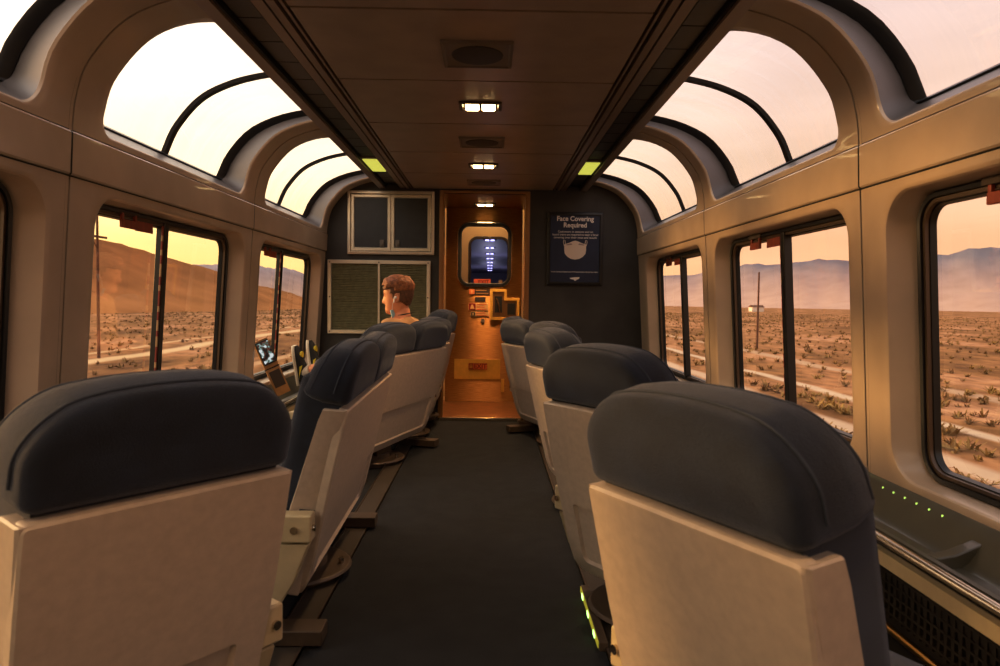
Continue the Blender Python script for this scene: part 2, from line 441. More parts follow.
# ledges, rails, heater covers: trim_1 (left), trim_2 (right)
for i, s in enumerate((-1, 1)):
    mb = MB()
    prof = [(1.46, .463), (1.405, .463), (1.370, .430), (1.335, .378), (1.315, .364), (1.268, .358), (1.252, .366), (1.246, .386), (1.226, .388), (1.222, .345), (1.30, .34)]
    mb.add(loops([[Vector((s * x, y, z)) for x, z in prof] for y in (Y_BACK, Y_END)], wrap=False))
    prof = [(1.225, .352), (1.192, .350), (1.190, .312), (1.22, .306)]
    mb.add(loops([[Vector((s * x, y, z)) for x, z in prof] for y in (Y_BACK, Y_END)], wrap=False), 1)
    prof = [(1.22, .306), (1.25, .296), (1.285, .26), (1.30, .10), (1.30, -.01)]
    mb.add(loops([[Vector((s * x, y, z)) for x, z in prof] for y in (Y_BACK, Y_END)], wrap=False), 2)
    root = tag(mb.build('trim_%d' % (i + 1), [M_ledge, M_cream, M_grille], angle=25), kind='structure')
    MB().add(tube([(s * 1.200, Y_BACK, .378), (s * 1.200, Y_END, .378)], .017, 14)).build('rail', [M_chrome], root)
    MB().add(tube([(s * 1.285, Y_BACK, .075), (s * 1.285, Y_END, .075)], .012, 10)).build('rod', [M_brass], root)
    g = MB()
    y = -.2
    while y < 6.1:      # perforated look of the heater cover: fine ribs
        g.add(box(*sorted((s * 1.284, s * 1.299)), y, y + .012, .11, .25)); y += .03
    for z in (.12, .15, .18, .21, .24): g.add(box(*sorted((s * 1.282, s * 1.297)), -.2, 6.2, z, z + .006))
    g.build('heater_grille', [mat('grille_rib' + str(i), (.030, .022, .015), .55)], root, smooth=False)
    for k in range(5):
        yb = SEAMS[k] - .65
        d = MB()
        pr = [(1.248, .355), (1.248, .388), (1.30, .398), (1.372, .428), (1.392, .428), (1.392, .36)]
        d.add(loops([[Vector((s * x, y, z)) for x, z in pr] for y in (yb, yb + .045)], cap0=True, cap1=True))
        d.build('divider', [M_ledge], root, bevel=.006)
    for j in range(6):
        y = 2.35 - .063 * j
        o = MB().add(tube([(s * 1.384, y, .436), (s * 1.384, y, .4465)], .0028, 8)).build('marker_stud', [M_led], root)

# ------------------------------------------------------------------ end wall
mb = MB()
OX0, OX1, OZ = -.335, .368, 1.965
def end_half(sg, ox):
    P = [(ox, -.05), (sg * 1.46, -.05), (sg * 1.46, .46), (sg * 1.40, 1.46)] + [(sg * (x + .03), z + .03) for x, z in UP if x > .8] + [(sg * .8, 2.15), (ox, 2.15)]
    return loops([[Vector((x, y, z)) for x, z in P] for y in (Y_END, Y_END + .06)], cap0=True, cap1=True)
mb.add(end_half(-1, OX0)); mb.add(end_half(1, OX1))
mb.add(box(OX0, OX1, Y_END, Y_END + .06, OZ, 2.15))
tag(mb.build('wall_front', [M_end], smooth=False), kind='structure')
tag(mk('wall_back', box(-1.5, 1.5, Y_BACK - .06, Y_BACK, -.05, 2.25), [M_wall], smooth=False), kind='structure')
# passage to the door
YD = 7.2
mb = MB()
mb.add(box(-.45, -.415, Y_END + .05, YD + .1, 0, OZ + .03)); mb.add(box(.43, .465, Y_END + .05, YD + .1, 0, OZ + .03))
mb.add(box(-.45, .465, Y_END + .02, YD + .1, OZ - .0, OZ + .03))
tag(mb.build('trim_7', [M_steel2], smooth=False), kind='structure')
mb = MB()
for x0, x1 in ((OX0 - .038, OX0 + .002), (OX1 - .002, OX1 + .038)):
    mb.add(box(x0, x1, Y_END - .014, Y_END + .01, .02, OZ + .02))
    mb.add(box(x0 + .013, x1 - .013, Y_END - .022, Y_END - .01, .02, OZ + .02))
mb.add(box(OX0 - .038, OX1 + .038, Y_END - .012, Y_END + .01, OZ + .0, OZ + .022))
mb.add(box(-.415, -.385, 6.9, 7.18, .03, OZ)); mb.add(box(.40, .43, 6.9, 7.18, .03, OZ))
tag(mb.build('trim_3', [M_steel2], bevel=.003), kind='structure')
mb = MB()
mb.add(box(-.42, .44, Y_END + .061, YD + .1, .0, .028)); mb.add(box(OX0, OX1, Y_END - .03, Y_END + .061, .0, .028))
mb.add(box(OX0 - .03, OX1 + .03, Y_END - .055, Y_END - .03, 0, .030), 1)
tag(mb.build('trim_4', [mat('step_plate', (.42, .20, .08), .33, .75, var=.15, scale=12), M_chrome], bevel=.003), kind='structure')

# sliding door
door = tag(empty('door_1', (.006, YD, .03)), kind='structure')
def D(mbv): return Matrix.Translation((-.006, -YD, -.03))
W0, W1, WZ0, WZ1 = -.245, .268, 1.192, 1.805
fd = lambda u, v, d=0: Vector((u, YD + d, v))
mb = MB(); hole = rrect(W0, W1, WZ0, WZ1, .105)
out = frame_rect(-.372, .385, .03, 1.972, hole)
mb.add(loops([[fd(u, v, .04) for u, v in out], [fd(u, v) for u, v in out], [fd(u, v) for u, v in lerp(out, hole, .5)], [fd(u, v) for u, v in hole], [fd(u, v, .05) for u, v in hole]]), 0, D(0))
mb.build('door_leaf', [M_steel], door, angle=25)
MB().add(loops([[fd(u, v, d) for u, v in rin(W0, W1, WZ0, WZ1, .105, i)] for i, d in ((-.012, .002), (-.006, -.014), (.018, -.014), (.026, .002), (.026, .03))]), 0, D(0)).build('window_gasket', [M_gasket], door)
MB().add(loops([[fd(u, v, d) for u, v in rin(W0, W1, WZ0, WZ1, .105, i)] for i, d in ((-.02, .001), (-.018, -.004), (-.008, -.006))]), 0, D(0)).build('window_rim', [M_chrome], door)
g = [fd(u, v, .03) - Vector((.006, YD, .03)) for u, v in rin(W0, W1, WZ0, WZ1, .105, .01)]
mk('window_pane', (g, [tuple(range(len(g)))]), [M_doorglass], door, smooth=False)
def plate(name, x0, x1, z0, z1, m, d=.004, parent=door, y=YD, bev=.001):
    o = MB().add(box(x0, x1, y - d, y, z0, z1), 0, D(0) if parent is door else None).build(name, [m], parent, bevel=bev)
    return o
kp = plate('kick_placard', -.280, .180, .256, .456, M_yellow); kp['label'] = 'yellow placard with red EXIT marking'
ex = plate('exit_label', -.138, .05, .352, .416, M_orange, .006)
mb = MB()
mb.add(box(-.136, -.088, YD - .0075, YD - .006, .356, .412), 0, D(0))
for z in (.366, .380, .394): mb.add(box(-.128, -.096, YD - .009, YD - .0075, z, z + .006), 1, D(0))
for x0, x1, z0, z1 in ((-.138, .05, .352, .355), (-.138, .05, .413, .416), (.047, .05, .352, .416)): mb.add(box(x0, x1, YD - .0075, YD - .006, z0, z1), 0, D(0))
mb.build('exit_border', [M_signred, M_yellow], ex, smooth=False)
text('exit_lettering', 'EXIT', .066, (-.020 - .006, -.0085, .384 - .03), M_signred, ex, bold=.0012, sx=.95)
# labels beside the latch
def small_label(name, x0, x1, z0, z1, bg, icon, ic, line):
    o = plate(name, x0, x1, z0, z1, bg)
    mb = MB(); h = z1 - z0
    mb.add(box(x0 + .004, x0 + h * .95, YD - .006, YD - .004, z0 + .004, z1 - .004), 0, D(0))
    if icon == 'tri':
        xm = (x0 + .004 + x0 + h * .95) / 2
        mb.add(([(xm - h * .28, YD - .008, z0 + h * .22), (xm + h * .28, YD - .008, z0 + h * .22), (xm + h * .1, YD - .008, z1 - h * .2), (xm - h * .1, YD - .008, z1 - h * .2)], [(0, 1, 2, 3)]), 1, D(0))
    else:
        xm = (x0 + .004 + x0 + h * .95) / 2
        mb.add(box(xm - .005, xm + .005, YD - .0075, YD - .006, z0 + .012, z1 - .012), 1, D(0))
    mb.build('label_icon', [ic, M_cream_lab], o, smooth=False)
    lb = MB(); n = max(2, int(h / .02))
    for i in range(n):
        z = z0 + h * (i + .5) / n
        lb.add(box(x0 + h * 1.15, x1 - .012 - .02 * (i % 2), YD - .0055, YD - .004, z - .004, z + .004), 0, D(0))
    lb.build('label_lines', [line], o, smooth=False)
small_label('warning_label', -.142, .066, 1.100, 1.160, M_collar, 'bar', M_orange, M_tan)
plate('dark_label', -.082, .026, 1.034, 1.078, M_collar)
small_label('red_label', -.144, .05, .944, 1.018, M_cream_lab, 'tri', M_signred, M_orange)
small_label('orange_label', -.122, .062, .884, .932, M_cream_lab, 'bar', M_collar, M_orange)
# latch housing: stepped yellow frame with dark handle slot
lt = MB()
for x0, x1, z0, z1 in ((.072, .098, .878, 1.162), (.098, .238, 1.132, 1.162), (.212, .238, 1.045, 1.132), (.238, .366, 1.045, 1.074), (.338, .366, .878, 1.045), (.072, .338, .850, .880)):
    lt.add(box(x0, x1, YD - .016, YD, z0, z1), 0, D(0))
L_ = lt.build('latch_frame', [M_yellow], door, bevel=.003)
mb = MB(); mb.add(box(.098, .338, YD - .008, YD, .878, 1.046), 0, D(0)); mb.add(box(.098, .214, YD - .008, YD, 1.04, 1.134), 0, D(0))
mb.build('latch_plate', [M_steel2], L_)
mb = MB(); mb.add(box(.118, .190, YD - .012, YD - .008, .925, 1.088), 0, D(0)); mb.build('handle_slot', [M_dark], L_)
mb = MB(); mb.add(tube([(.132, YD - .02, 1.072), (.147, YD - .026, 1.04), (.172, YD - .02, .93)], [.008, .009, .006], 8), 0, D(0)); mb.build('latch_handle', [M_chrome], L_)
mb = MB(); mb.add(box(.245, .322, YD - .014, YD - .008, .905, 1.02), 0, D(0)); mb.build('push_pad', [M_dark], L_)
mb = MB(); mb.add(tube([(0, YD - .006, .845), (0, YD, .845)], .02, 14), 0, D(0)); mb.build('lock_cylinder', [M_chrome], door)
mb = MB(); mb.add(box(.192, .222, YD - .01, YD, .13, .26), 0, D(0)); mb.build('lower_latch', [M_yellow], door)
mb = MB()
for x0, x1, z0, z1 in ((-.14, .17, 1.815, 1.828), (-.10, .14, 1.832, 1.836)): mb.add(box(x0, x1, YD - .003, YD, z0, z1), 0, D(0))
mb.build('header_label', [M_bronze], door)

# the next car, seen through the door window
YF = 8.15
mb = MB()
fh = lambda u, v, d=0: Vector((u, YF + d, v))
hole = rrect(-.165, .275, 1.15, 1.75, .09)
out = frame_rect(-.75, .85, -.05, 2.3, hole)
mb.add(loops([[fh(u, v) for u, v in out], [fh(u, v) for u, v in lerp(out, hole, .5)], [fh(u, v) for u, v in hole], [fh(u, v, .05) for u, v in hole]]))
mb.add(loops([[Vector((x, y, z)) for x, z in ((-.75, -.05), (.85, -.05), (.85, 2.3), (-.75, 2.3))] for y in (YD + .1, YF)]))
tag(mb.build('trim_8', [M_corr_reveal], angle=25), kind='structure')
MB_ = MB().add(loops([[fh(u, v, d) for u, v in rin(-.165, .275, 1.15, 1.75, .09, i)] for i, d in ((-.015, 0), (-.01, -.012), (.012, -.012), (.016, 0))]))
d2 = tag(MB_.build('door_2', [M_bronze]), kind='structure')
mk('trim_9', loops([[Vector((x, y, z)) for x, z in ((-1.2, 0), (1.2, 0), (1.2, 1.75), (.75, 2.05), (-.75, 2.05), (-1.2, 1.75))] for y in (YF + .06, 27)], cap1=True), [M_corr], smooth=False)['kind'] = 'structure'
o = mk('exit_label', box(-.115, .075, YF - .018, YF - .014, 1.215, 1.285), [mat('red_exit', (.62, .10, .03), .5, emit=(.9, .13, .03), estr=.35)], d2)
o.parent = d2
text('exit_lettering', 'EXIT', .06, (-.005, YF - .020, 1.25), M_signred, o, bold=.001)
mk('white_label', box(.165, .205, YF - .018, YF - .014, 1.205, 1.275), [M_cream_lab], d2)
lamp0 = None
for k in range(9):
    y = 10.2 + k * 1.75
    t = empty('ceiling_light', (.055, y, 2.04))
    tag(t, 'small bluish twin ceiling light in the next carriage beyond the door window', 'light', 'lights of the next carriage')
    mk('housing', box(-.11, .11, -.06, .06, .002, .012), [M_dark], t, smooth=False)
    for dx in (-.045, .045): mk('lens', box(dx - .03, dx + .03, -.04, .04, -.012, .004), [M_blue_lamp], t, smooth=False)
nl = mk('lantern', box(-.46, -.36, 10.0, 10.02, 1.46, 1.50), [mat('amber_glow', (1, .6, .3), .5, emit=(1, .55, .2), estr=3)], smooth=False)
tag(nl, 'small orange glowing lamp on the side of the next carriage', 'light')

for nm, y, z, e, c in (('vestibule_fill', 7.75, 2.15, 5, (1, .75, .42)), ('next_car_fill', 16, 1.2, 12, (.72, .72, 1)), ('next_car_fill', 22, 1.2, 12, (.7, .7, 1))):  # bare fill points without fixtures, added to brighten vestibule and next car
    l = bpy.data.lights.new(nm, 'POINT'); l.energy = e; l.color = c; l.shadow_soft_size = .08
    o = bpy.data.objects.new(nm, l); col.objects.link(o); o.location = (.04, y, z)

# ------------------------------------------------------------------ cabinets and sign on the end wall
YW = Y_END
cab = tag(empty('wall_cabinet', (-.787, YW, 1.43)), 'shallow upper wall cabinet with two dark doors in aluminium frame', 'cabinet')
T = Matrix.Translation((.787, -YW, -1.43))
mb = MB()
X0, X1, Z0, Z1 = -1.160, -.416, 1.430, 1.972
prof = [(0, 0), (0, -.03), (.006, -.034), (.022, -.034), (.026, -.028), (.026, 0)]
mb.add(loops([[Vector((u, YW + d, v)) for u, v in rin(X0, X1, Z0, Z1, .004, i, nc=2)] for i, d in prof], closed=True), 0, T)
mb.build('frame', [M_alu], cab)
for a, b in ((X0 + .03, -.79), (-.786, X1 - .03)):
    mb = MB(); prof = [(0, 0), (0, -.022), (.005, -.026), (.024, -.026), (.030, -.016), (.030, 0)]
    mb.add(loops([[Vector((u, YW + d, v)) for u, v in rin(a, b, Z0 + .03, Z1 - .03, .004, i, nc=2)] for i, d in prof], closed=True), 0, T)
    mb.add(box(a + .028, b - .028, YW - .014, YW - .002, Z0 + .058, Z1 - .058), 1, T)
    d_ = mb.build('door', [M_alu, M_door_dark], cab)
    xl = b - .075 if a < -1 else a + .055
    mb = MB().add(box(xl - .018, xl + .018, YW - .026, YW - .012, Z0 + .065, Z0 + .125), 0, T).add(box(xl - .011, xl + .011, YW - .034, YW - .024, Z0 + .075, Z0 + .10), 0, T)
    mb.build('latch', [mat('latch_grey' + str(a), (.16, .14, .12), .4, .6)], d_, bevel=.003)
cab = tag(empty('louvered_cabinet', (-.888, YW, .744)), 'wide lower wall unit with two louvered olive panels in pale frame', 'cabinet')
T = Matrix.Translation((.888, -YW, -.744))
X0, X1, Z0, Z1 = -1.330, -.446, .744, 1.380
prof = [(0, 0), (0, -.026), (.004, -.030), (.030, -.030), (.034, -.024), (.034, 0)]
mb = MB().add(loops([[Vector((u, YW + d, v)) for u, v in rin(X0, X1, Z0, Z1, .004, i, nc=2)] for i, d in prof], closed=True), 0, T)
mb.add(box(-.897, -.879, YW - .030, YW, Z0 + .03, Z1 - .03), 0, T)
mb.build('frame', [M_alu], cab)
for x in (X0 + .02, X1 - .02, -.888):
    for z in (Z0 + .02, Z1 - .02, (Z0 + Z1) / 2):
        if not (x == -.888 and z not in (Z1 - .02,)): MB().add(tube([(x, YW - .034, z), (x, YW - .028, z)], .006, 8), 0, T).build('screw', [M_bronze], cab)
for a, b in ((X0 + .034, -.897), (-.879, X1 - .034)):
    mb = MB(); z = Z0 + .034
    while z < Z1 - .04:
        mb.add(([(a, YW - .018, z), (b, YW - .018, z), (b, YW - .004, z + .010), (a, YW - .004, z + .010), (b, YW - .017, z + .014), (a, YW - .017, z + .014)], [(0, 1, 2, 3), (3, 2, 4, 5)]), 0, T)
        z += .0145
    mb.build('louver_panel', [M_louver], cab, smooth=False)

sg = tag(empty('notice_sign', (.797, YW, 1.185)), 'navy framed notice reading Face Covering Required with a white mask', 'sign')
T = Matrix.Translation((-.797, -YW, -1.185))
X0, X1, Z0, Z1 = .556, 1.040, 1.185, 1.815
prof = [(0, 0), (0, -.018), (.006, -.022), (.026, -.022), (.030, -.014), (.030, 0)]
MB().add(loops([[Vector((u, YW + d, v)) for u, v in rin(X0, X1, Z0, Z1, .006, i, nc=3)] for i, d in prof], closed=True), 0, T).build('frame', [M_black], sg)
pan = MB().add(box(X0 + .026, X1 - .026, YW - .012, YW - .002, Z0 + .026, Z1 - .026), 0, T).build('panel', [M_navy], sg, smooth=False)
yt = -.0135
def st(b, size, x, z, bold=0, m=M_white, sx=1): text('lettering', b, size, (x - .797, yt, z - 1.185), m, pan, bold=bold, sx=sx)
st('Face Covering', .058, .797, 1.758, .0016, sx=.95); st('Required', .058, .797, 1.703, .0016, sx=.95)
st('Customers in stations and on', .0255, .800, 1.647, .0002)
st('board trains are required to wear a facial', .0255, .800, 1.622, .0002, sx=.93)
st('covering over their nose and mouth', .0255, .800, 1.597, .0002, sx=1.0)
# the white mask pictured on the notice
mp = []
xs = .800
outl = [(-.105, 1.545), (-.06, 1.560), (-.02, 1.578), (0, 1.582), (.02, 1.578), (.06, 1.560), (.105, 1.545), (.105, 1.49), (.100, 1.455), (.075, 1.425), (.04, 1.404), (0, 1.397), (-.04, 1.404), (-.075, 1.425), (-.100, 1.455), (-.105, 1.49)]
mk('mask_picture', ([Vector((x * .9 + xs - .797, -.0145, 1.49 + (z - 1.49) * .88 - 1.185)) for x, z in outl], [tuple(range(len(outl)))]), [M_mask], pan, smooth=False)
for sgn in (-1, 1):
    MB().add(tube([(xs - .797 + sgn * x, -.0145, z - 1.185) for x, z in ((.083, 1.540), (.090, 1.573), (.099, 1.575), (.103, 1.56), (.095, 1.525))], .0028, 6)).build('ear_loop_picture', [M_mask], pan)
    mk('fold_picture', ([(xs - .797 + sgn * .025, -.0152, 1.535 - 1.185), (xs - .797 + sgn * .075, -.0152, 1.530 - 1.185), (xs - .797 + sgn * .08, -.0152, 1.537 - 1.185), (xs - .797 + sgn * .035, -.0152, 1.549 - 1.185)], [(0, 1, 2, 3)]), [M_maskshade], pan, smooth=False)
st('North Carolina Department of Transportation rail and bus riders', .0165, .797, 1.302, .0002, sx=.93)
lo = [(-.042, 1.250), (.0, 1.256), (.045, 1.258), (.042, 1.244), (.030, 1.238), (.016, 1.232), (.008, 1.222), (-.006, 1.236), (-.030, 1.240)]
mk('emblem', ([Vector((x, -.0145, z - 1.185)) for x, z in lo], [tuple(range(len(lo)))]), [M_white], pan, smooth=False)

# ------------------------------------------------------------------ ceiling fittings
def light_fixture(y, z, label, spot=True, w=55.0):
    t = tag(empty('ceiling_light', (.012, y, z)), label, 'light', 'twin ceiling lights')
    prof = [(0, 0), (0, -.008), (.016, -.011), (.022, -.004), (.024, .0)]
    MB().add(loops([[Vector((u, v, d)) for u, v in rin(-.105, .105, -.075, .075, .012, i, nc=3)] for i, d in prof], cap1=True)).build('housing', [M_bronze], t)
    for dx in (-.040, .040):
        MB().add(loops([[Vector((u + dx, v, d)) for u, v in rin(-.033, .033, -.050, .050, .008, i, nc=3)] for i, d in ((0, -.002), (0, -.012), (.006, -.016))], cap1=True)).build('lens', [M_lamp], t)
    if spot:
        l = bpy.data.lights.new('downlight', 'SPOT'); l.energy = w; l.color = (1, .62, .30); l.spot_size = R(120); l.spot_blend = .8; l.shadow_soft_size = .06
        lo_ = bpy.data.objects.new('downlight', l); col.objects.link(lo_); lo_.location = (0, 0, -.03); lo_.parent = t
    return t
light_fixture(3.57, 2.0, 'warm twin ceiling light nearer the camera, between the large vent and the narrow vent')
light_fixture(5.13, 2.0, 'warm twin ceiling light further along, just past the second vent')
light_fixture(6.93, OZ, 'warm twin light above the door inside the passage soffit', w=64)
light_fixture(.3, 2.0, 'warm twin ceiling light added out of view above the front seats', w=30)  # row continued out of view, added to light the interior
light_fixture(-1.6, 2.0, 'unseen warm twin ceiling light added at the rear of the car', w=25)  # unseen fixture behind the camera, added for its light
def ceiling_vent(y, label, d):
    t = tag(empty('ceiling_vent', (.01, y, 2.0)), label, 'vent', 'ceiling vents')
    prof = [(-.002, .002), (0, -.010), (.010, -.012), (.016, -.006)]
    MB().add(loops([[Vector((u, v, q)) for u, v in rin(-.135, .135, -d, d, .006, i, nc=3)] for i, q in prof], cap1=True)).build('plate', [mat('vent_plate%.1f' % y, (.15, .115, .09), .45)], t)
    n = 28
    ls = [[Vector((rx * math.cos(2 * PI * k / n), ry * math.sin(2 * PI * k / n), q)) for k in range(n)] for rx, ry, q in ((.100, d * .72, -.006), (.098, d * .70, -.010), (.06, d * .4, -.013))]
    MB().add(loops(ls, cap1=True)).build('grille', [M_grille], t)
ceiling_vent(2.83, 'large square vent with oval grille nearest the camera on the ceiling', .145)
ceiling_vent(4.38, 'middle ceiling vent between the two warm ceiling lights', .13)
ceiling_vent(5.86, 'last ceiling vent just before the door passage', .12)
for s, lab in ((-1, 'yellow-green lamp in the ceiling slot above the wall cabinets side'), (1, 'yellow-green lamp in the ceiling slot on the notice side')):
    t = tag(empty('emergency_lamp', (s * .775, 5.27, 2.02)), lab, 'lamp', 'emergency lamps in the ceiling slots')
    mk('housing', box(-.062, .062, -.25, .25, -.006, .012), [M_lip], t, bevel=.003)
    mb = MB()
    for k in range(6): mb.add(box(-.050, .050, -.225 + k * .076, -.225 + k * .076 + .068, -.014, -.004))
    mb.build('lens', [M_green], t, bevel=.003)

# ------------------------------------------------------------------ window emergency handles and placards
for s in (-1, 1):
    for k in range(4):
        a = (SEAMS if s > 0 else SEAMS_L)[k + 1]
        hy, py = (a + 1.21, a + 1.01) if s > 0 else (a + .57, a + .73)
        where = ['the window by the end wall', 'the middle window', 'the nearest window', 'x'][k]
        sd = 'notice' if s > 0 else 'passenger'
        if k == 3: continue
        x = s * 1.432
        t = tag(empty('emergency_release', (x, hy, 1.355)), 'red pull bar atop %s, %s side' % (where, sd), 'handle', 'window emergency handles')
        mb = MB()
        w_ = .062
        mb.add(box(-.008, .008, -w_, w_, -.028, .006)); mb.add(box(-.006, .006, -w_, -w_ + .016, .004, .032)); mb.add(box(-.006, .006, w_ - .016, w_, .004, .032))
        mb.build('grip', [M_red], t, bevel=.003)
        mk('bracket', box(-.010, .004, -w_ - .02, w_ + .02, .026, .05), [M_collar], t, bevel=.002)
        t = tag(empty('instruction_placard', (s * 1.445, py, 1.362)), 'red placard atop %s, %s side' % (where, sd), 'placard', 'red window placards')
        mk('plate', box(-.003, .003, -.078, .078, -.036, .036), [M_red], t, bevel=.001)
        mk('clip', box(-.004, .004, -.07, .07, .03, .042), [M_bronze], t, bevel=.001)

# ------------------------------------------------------------------ seats
PIV = .28; REC = R(13)
def make_seat(W, n, name):
    root = empty(name)
    Rm = Matrix.Translation((0, 0, PIV)) @ Matrix.Rotation(REC, 4, 'X') @ Matrix.Translation((0, 0, -PIV))
    # rotation about X by +13 deg sends +z toward -y: the back leans backward
    h = W / 2; zt = PIV + (.712 - PIV) / math.cos(REC)
    # back shell: a panel with a recessed field and two flanks that wrap the cushion
    def bend(x, z, d):
        y = d
        if z < .22: y += (.22 - z) ** 2 * 2.0
        return Vector((x, y, z))
    def wid(z): return 1 - max(0, (.50 - z)) * .22
    o_ = rrect(-h, h, .11, zt, (.05, .05, .012, .012), nc=6, ne=10)
    i_ = rrect(-h + .07, h - .07, .165, .375, (.02, .02, .008, .008), nc=6, ne=10)
    def sh(P, d, k=0): return [bend(x * wid(z) * (1 - k), z, d) for x, z in P]
    mid = [lerp(o_, i_, t) for t in (.06, .3, .65)]
    ls = [sh(o_, .030, .004), sh(o_, .006), [p for p in sh(rin(-h, h, .11, zt, (.05, .05, .012, .012), .004, nc=6, ne=10), 0)]] + [sh(m, 0) for m in mid] + [sh(i_, 0), sh(rin(-h + .07, h - .07, .165, .375, (.02, .02, .008, .008), .006, nc=6, ne=10), .012)]
    mb = MB().add(loops(ls, cap1=True), 0, Rm)
    ins = sh(o_, .030, .02)
    mb.add(loops([sh(o_, .030, .004), ins], cap1=True), 0, Rm)
    for sx in (-1, 1):
        prof = [(0.004, zt - .001), (.075, zt - .012), (.082, zt - .05), (.10, .45), (.125, .22), (.12, .135), (.03, .115), (.006, .118)]
        a = [bend(sx * h * wid(z) * 1.0, z, y) for y, z in prof]
        a2 = [bend(sx * (h * wid(z) * 1.0 + .004), z, min(y + .002, .125)) for y, z in [(y * .9 + .006, z - .004 if z > .4 else z + .003) for y, z in prof]]
        b = [bend(sx * (h * wid(z) - .022), z, y) for y, z in prof]
        mb.add(loops([b, a, a2], cap0=True, cap1=True), 0, Rm)
    mb.build('back_shell', [M_plastic], root, angle=28)
    # cushions
    cw = (W - .012 * (n - 1)) / n
    for k in range(n):
        cx = -W / 2 + cw / 2 + k * (cw + .012)
        hw = cw / 2 - .001
        ztop = PIV + (.896 - PIV) / math.cos(REC)
        rad = (.03, .03, .125, .125)
        z0 = zt + .004
        # head cushion: bulges back over the shell
        def ringH(i, y, kx=0):
            return [Vector((cx + x, y, z0 + (z - z0) * (1 - .22 * abs(x / hw) ** 2.4))) for x, z in rin(-hw, hw, z0, ztop, rad, i, nc=10, ne=8)]
        rl = [(.085, .006), (.06, .004), (.040, .003), (.022, .006), (.010, .013), (.003, .024), (0, .037), (0, .055), (-.002, .070), (-.003, .092), (.003, .128), (.011, .148), (.026, .164), (.052, .174), (.085, .177)]
        th = .030 if n == 1 else -.008
        rl = [(i, y + (th if y > .09 else 0)) for i, y in rl]
        ls = []
        for i, y in rl:
            r_ = ringH(i, y)
            ls.append([Vector((p.x, p.y * (1 - 1.5 * max(0, p.z - z0)), p.z)) for p in r_])
        b_ = MB().add(loops(ls, cap0=True, cap1=True), 0, Rm)
        # lower back cushion inside the shell
        def ringL(i, y): return [Vector((cx + x, y, z)) for x, z in rin(-hw + .020, hw - .020, .34, z0 + .08, .03, i, nc=7, ne=6)]
        b_.add(loops([ringL(i, y + (th if y > .1 else 0)) for i, y in ((.0, .028), (0, .08), (0, .136), (.007, .158), (.020, .172), (.05, .181), (.1, .185))], cap0=True, cap1=True), 0, Rm)
        bk = b_.build('backrest', [M_fabric], root, angle=60)
        for i, y in ((-.0015, .058), (.008, .141 + th)):
            P = ringH(i, y)
            P = [Vector((p.x, p.y * (1 - 1.5 * max(0, p.z - z0)), p.z)) for p in P]
            P = [p for p in P if p.z > z0 + .03]
            # start the open run at the right bottom
            j = max(range(len(P)), key=lambda q: (P[q] - P[q - 1]).length); P = P[j:] + P[:j]
            MB().add(tube(P, .0028, 6), 0, Rm).build('piping', [M_piping], bk)
        # seat cushion
        def ringS(i, z): return [Vector((cx + x, y, z)) for x, y in rin(-hw + .02, hw - .02, .10, .535, (.03, .03, .07, .07), i, nc=6, ne=4)]
        MB().add(loops([ringS(i, z) for i, z in ((.02, .245), (.004, .255), (0, .275), (0, .32), (.006, .338), (.022, .350), (.06, .358), (.12, .360))], cap0=True, cap1=True)).build('seat_cushion', [M_fabric], root, angle=60)
    # frame under the cushions
    MB().add(box(-h * .93, h * .93, .07, .50, .185, .252)).build('seat_frame', [M_plastic2], root, bevel=.02, bseg=3)
    for sx in (-1, 1):
        # armrest with hinge box and bolt
        x0, x1 = sorted((sx * (h - .012), sx * (h + .050)))
        mb = MB().add(box(x0, x1, .000, .098, .325, .408)).add(box(x0 + .004, x1 - .004, .095, .42, .358, .403))
        arm = mb.build('armrest', [M_plastic2], root, bevel=.007, bseg=3)
        MB().add(tube([(sx * (h + .048), .050, .365), (sx * (h + .057), .050, .365)], .011, 12)).build('bolt', [M_chrome], arm)
        MB().add(tube([((x0 + x1) / 2 + sx * .010, .004, .366), ((x0 + x1) / 2 + sx * .010, -.007, .366)], .010, 12)).build('bolt', [M_chrome], arm)
        # side skirt
        pr = [(.010, .318), (.42, .318), (.47, .28), (.42, .19), (.22, .10), (.115, .10), (.055, .2)]
        MB().add(loops([[Vector((x, y, z)) for y, z in pr] for x in (sx * (h - .018), sx * (h + .038))], cap0=True, cap1=True)).build('side_panel', [M_plastic2], root, bevel=.006)
    # pedestal
    cy = .21
    mb = MB().add(tube([(0, cy, .030), (0, cy, .042)], [.225, .215], 32)).add(tube([(0, cy, .0), (0, cy, .03)], .19, 24)).add(tube([(0, cy, .02), (0, cy, .07)], .13, 20)).add(box(-.10, .10, cy - .10, cy + .10, .06, .195))
    if n > 1:
        mb.add(box(-h * .8, h * .8, cy - .05, cy + .05, .15, .195))
        for sx in (-1, 1):
            mb.add(box(sx * h - .045, sx * h + .045, -.03, .30, .012, .058)); mb.add(box(sx * h * .93 - .03, sx * h * .93 + .03, .17, .25, .05, .195))
    mb.build('pedestal', [M_pedestal], root, bevel=.004)
    MB().add(tube([(0, cy - .185, .04), (0, cy - .185, .062)], .010, 10)).build('pedestal_bolt', [M_chrome], root)
    return root
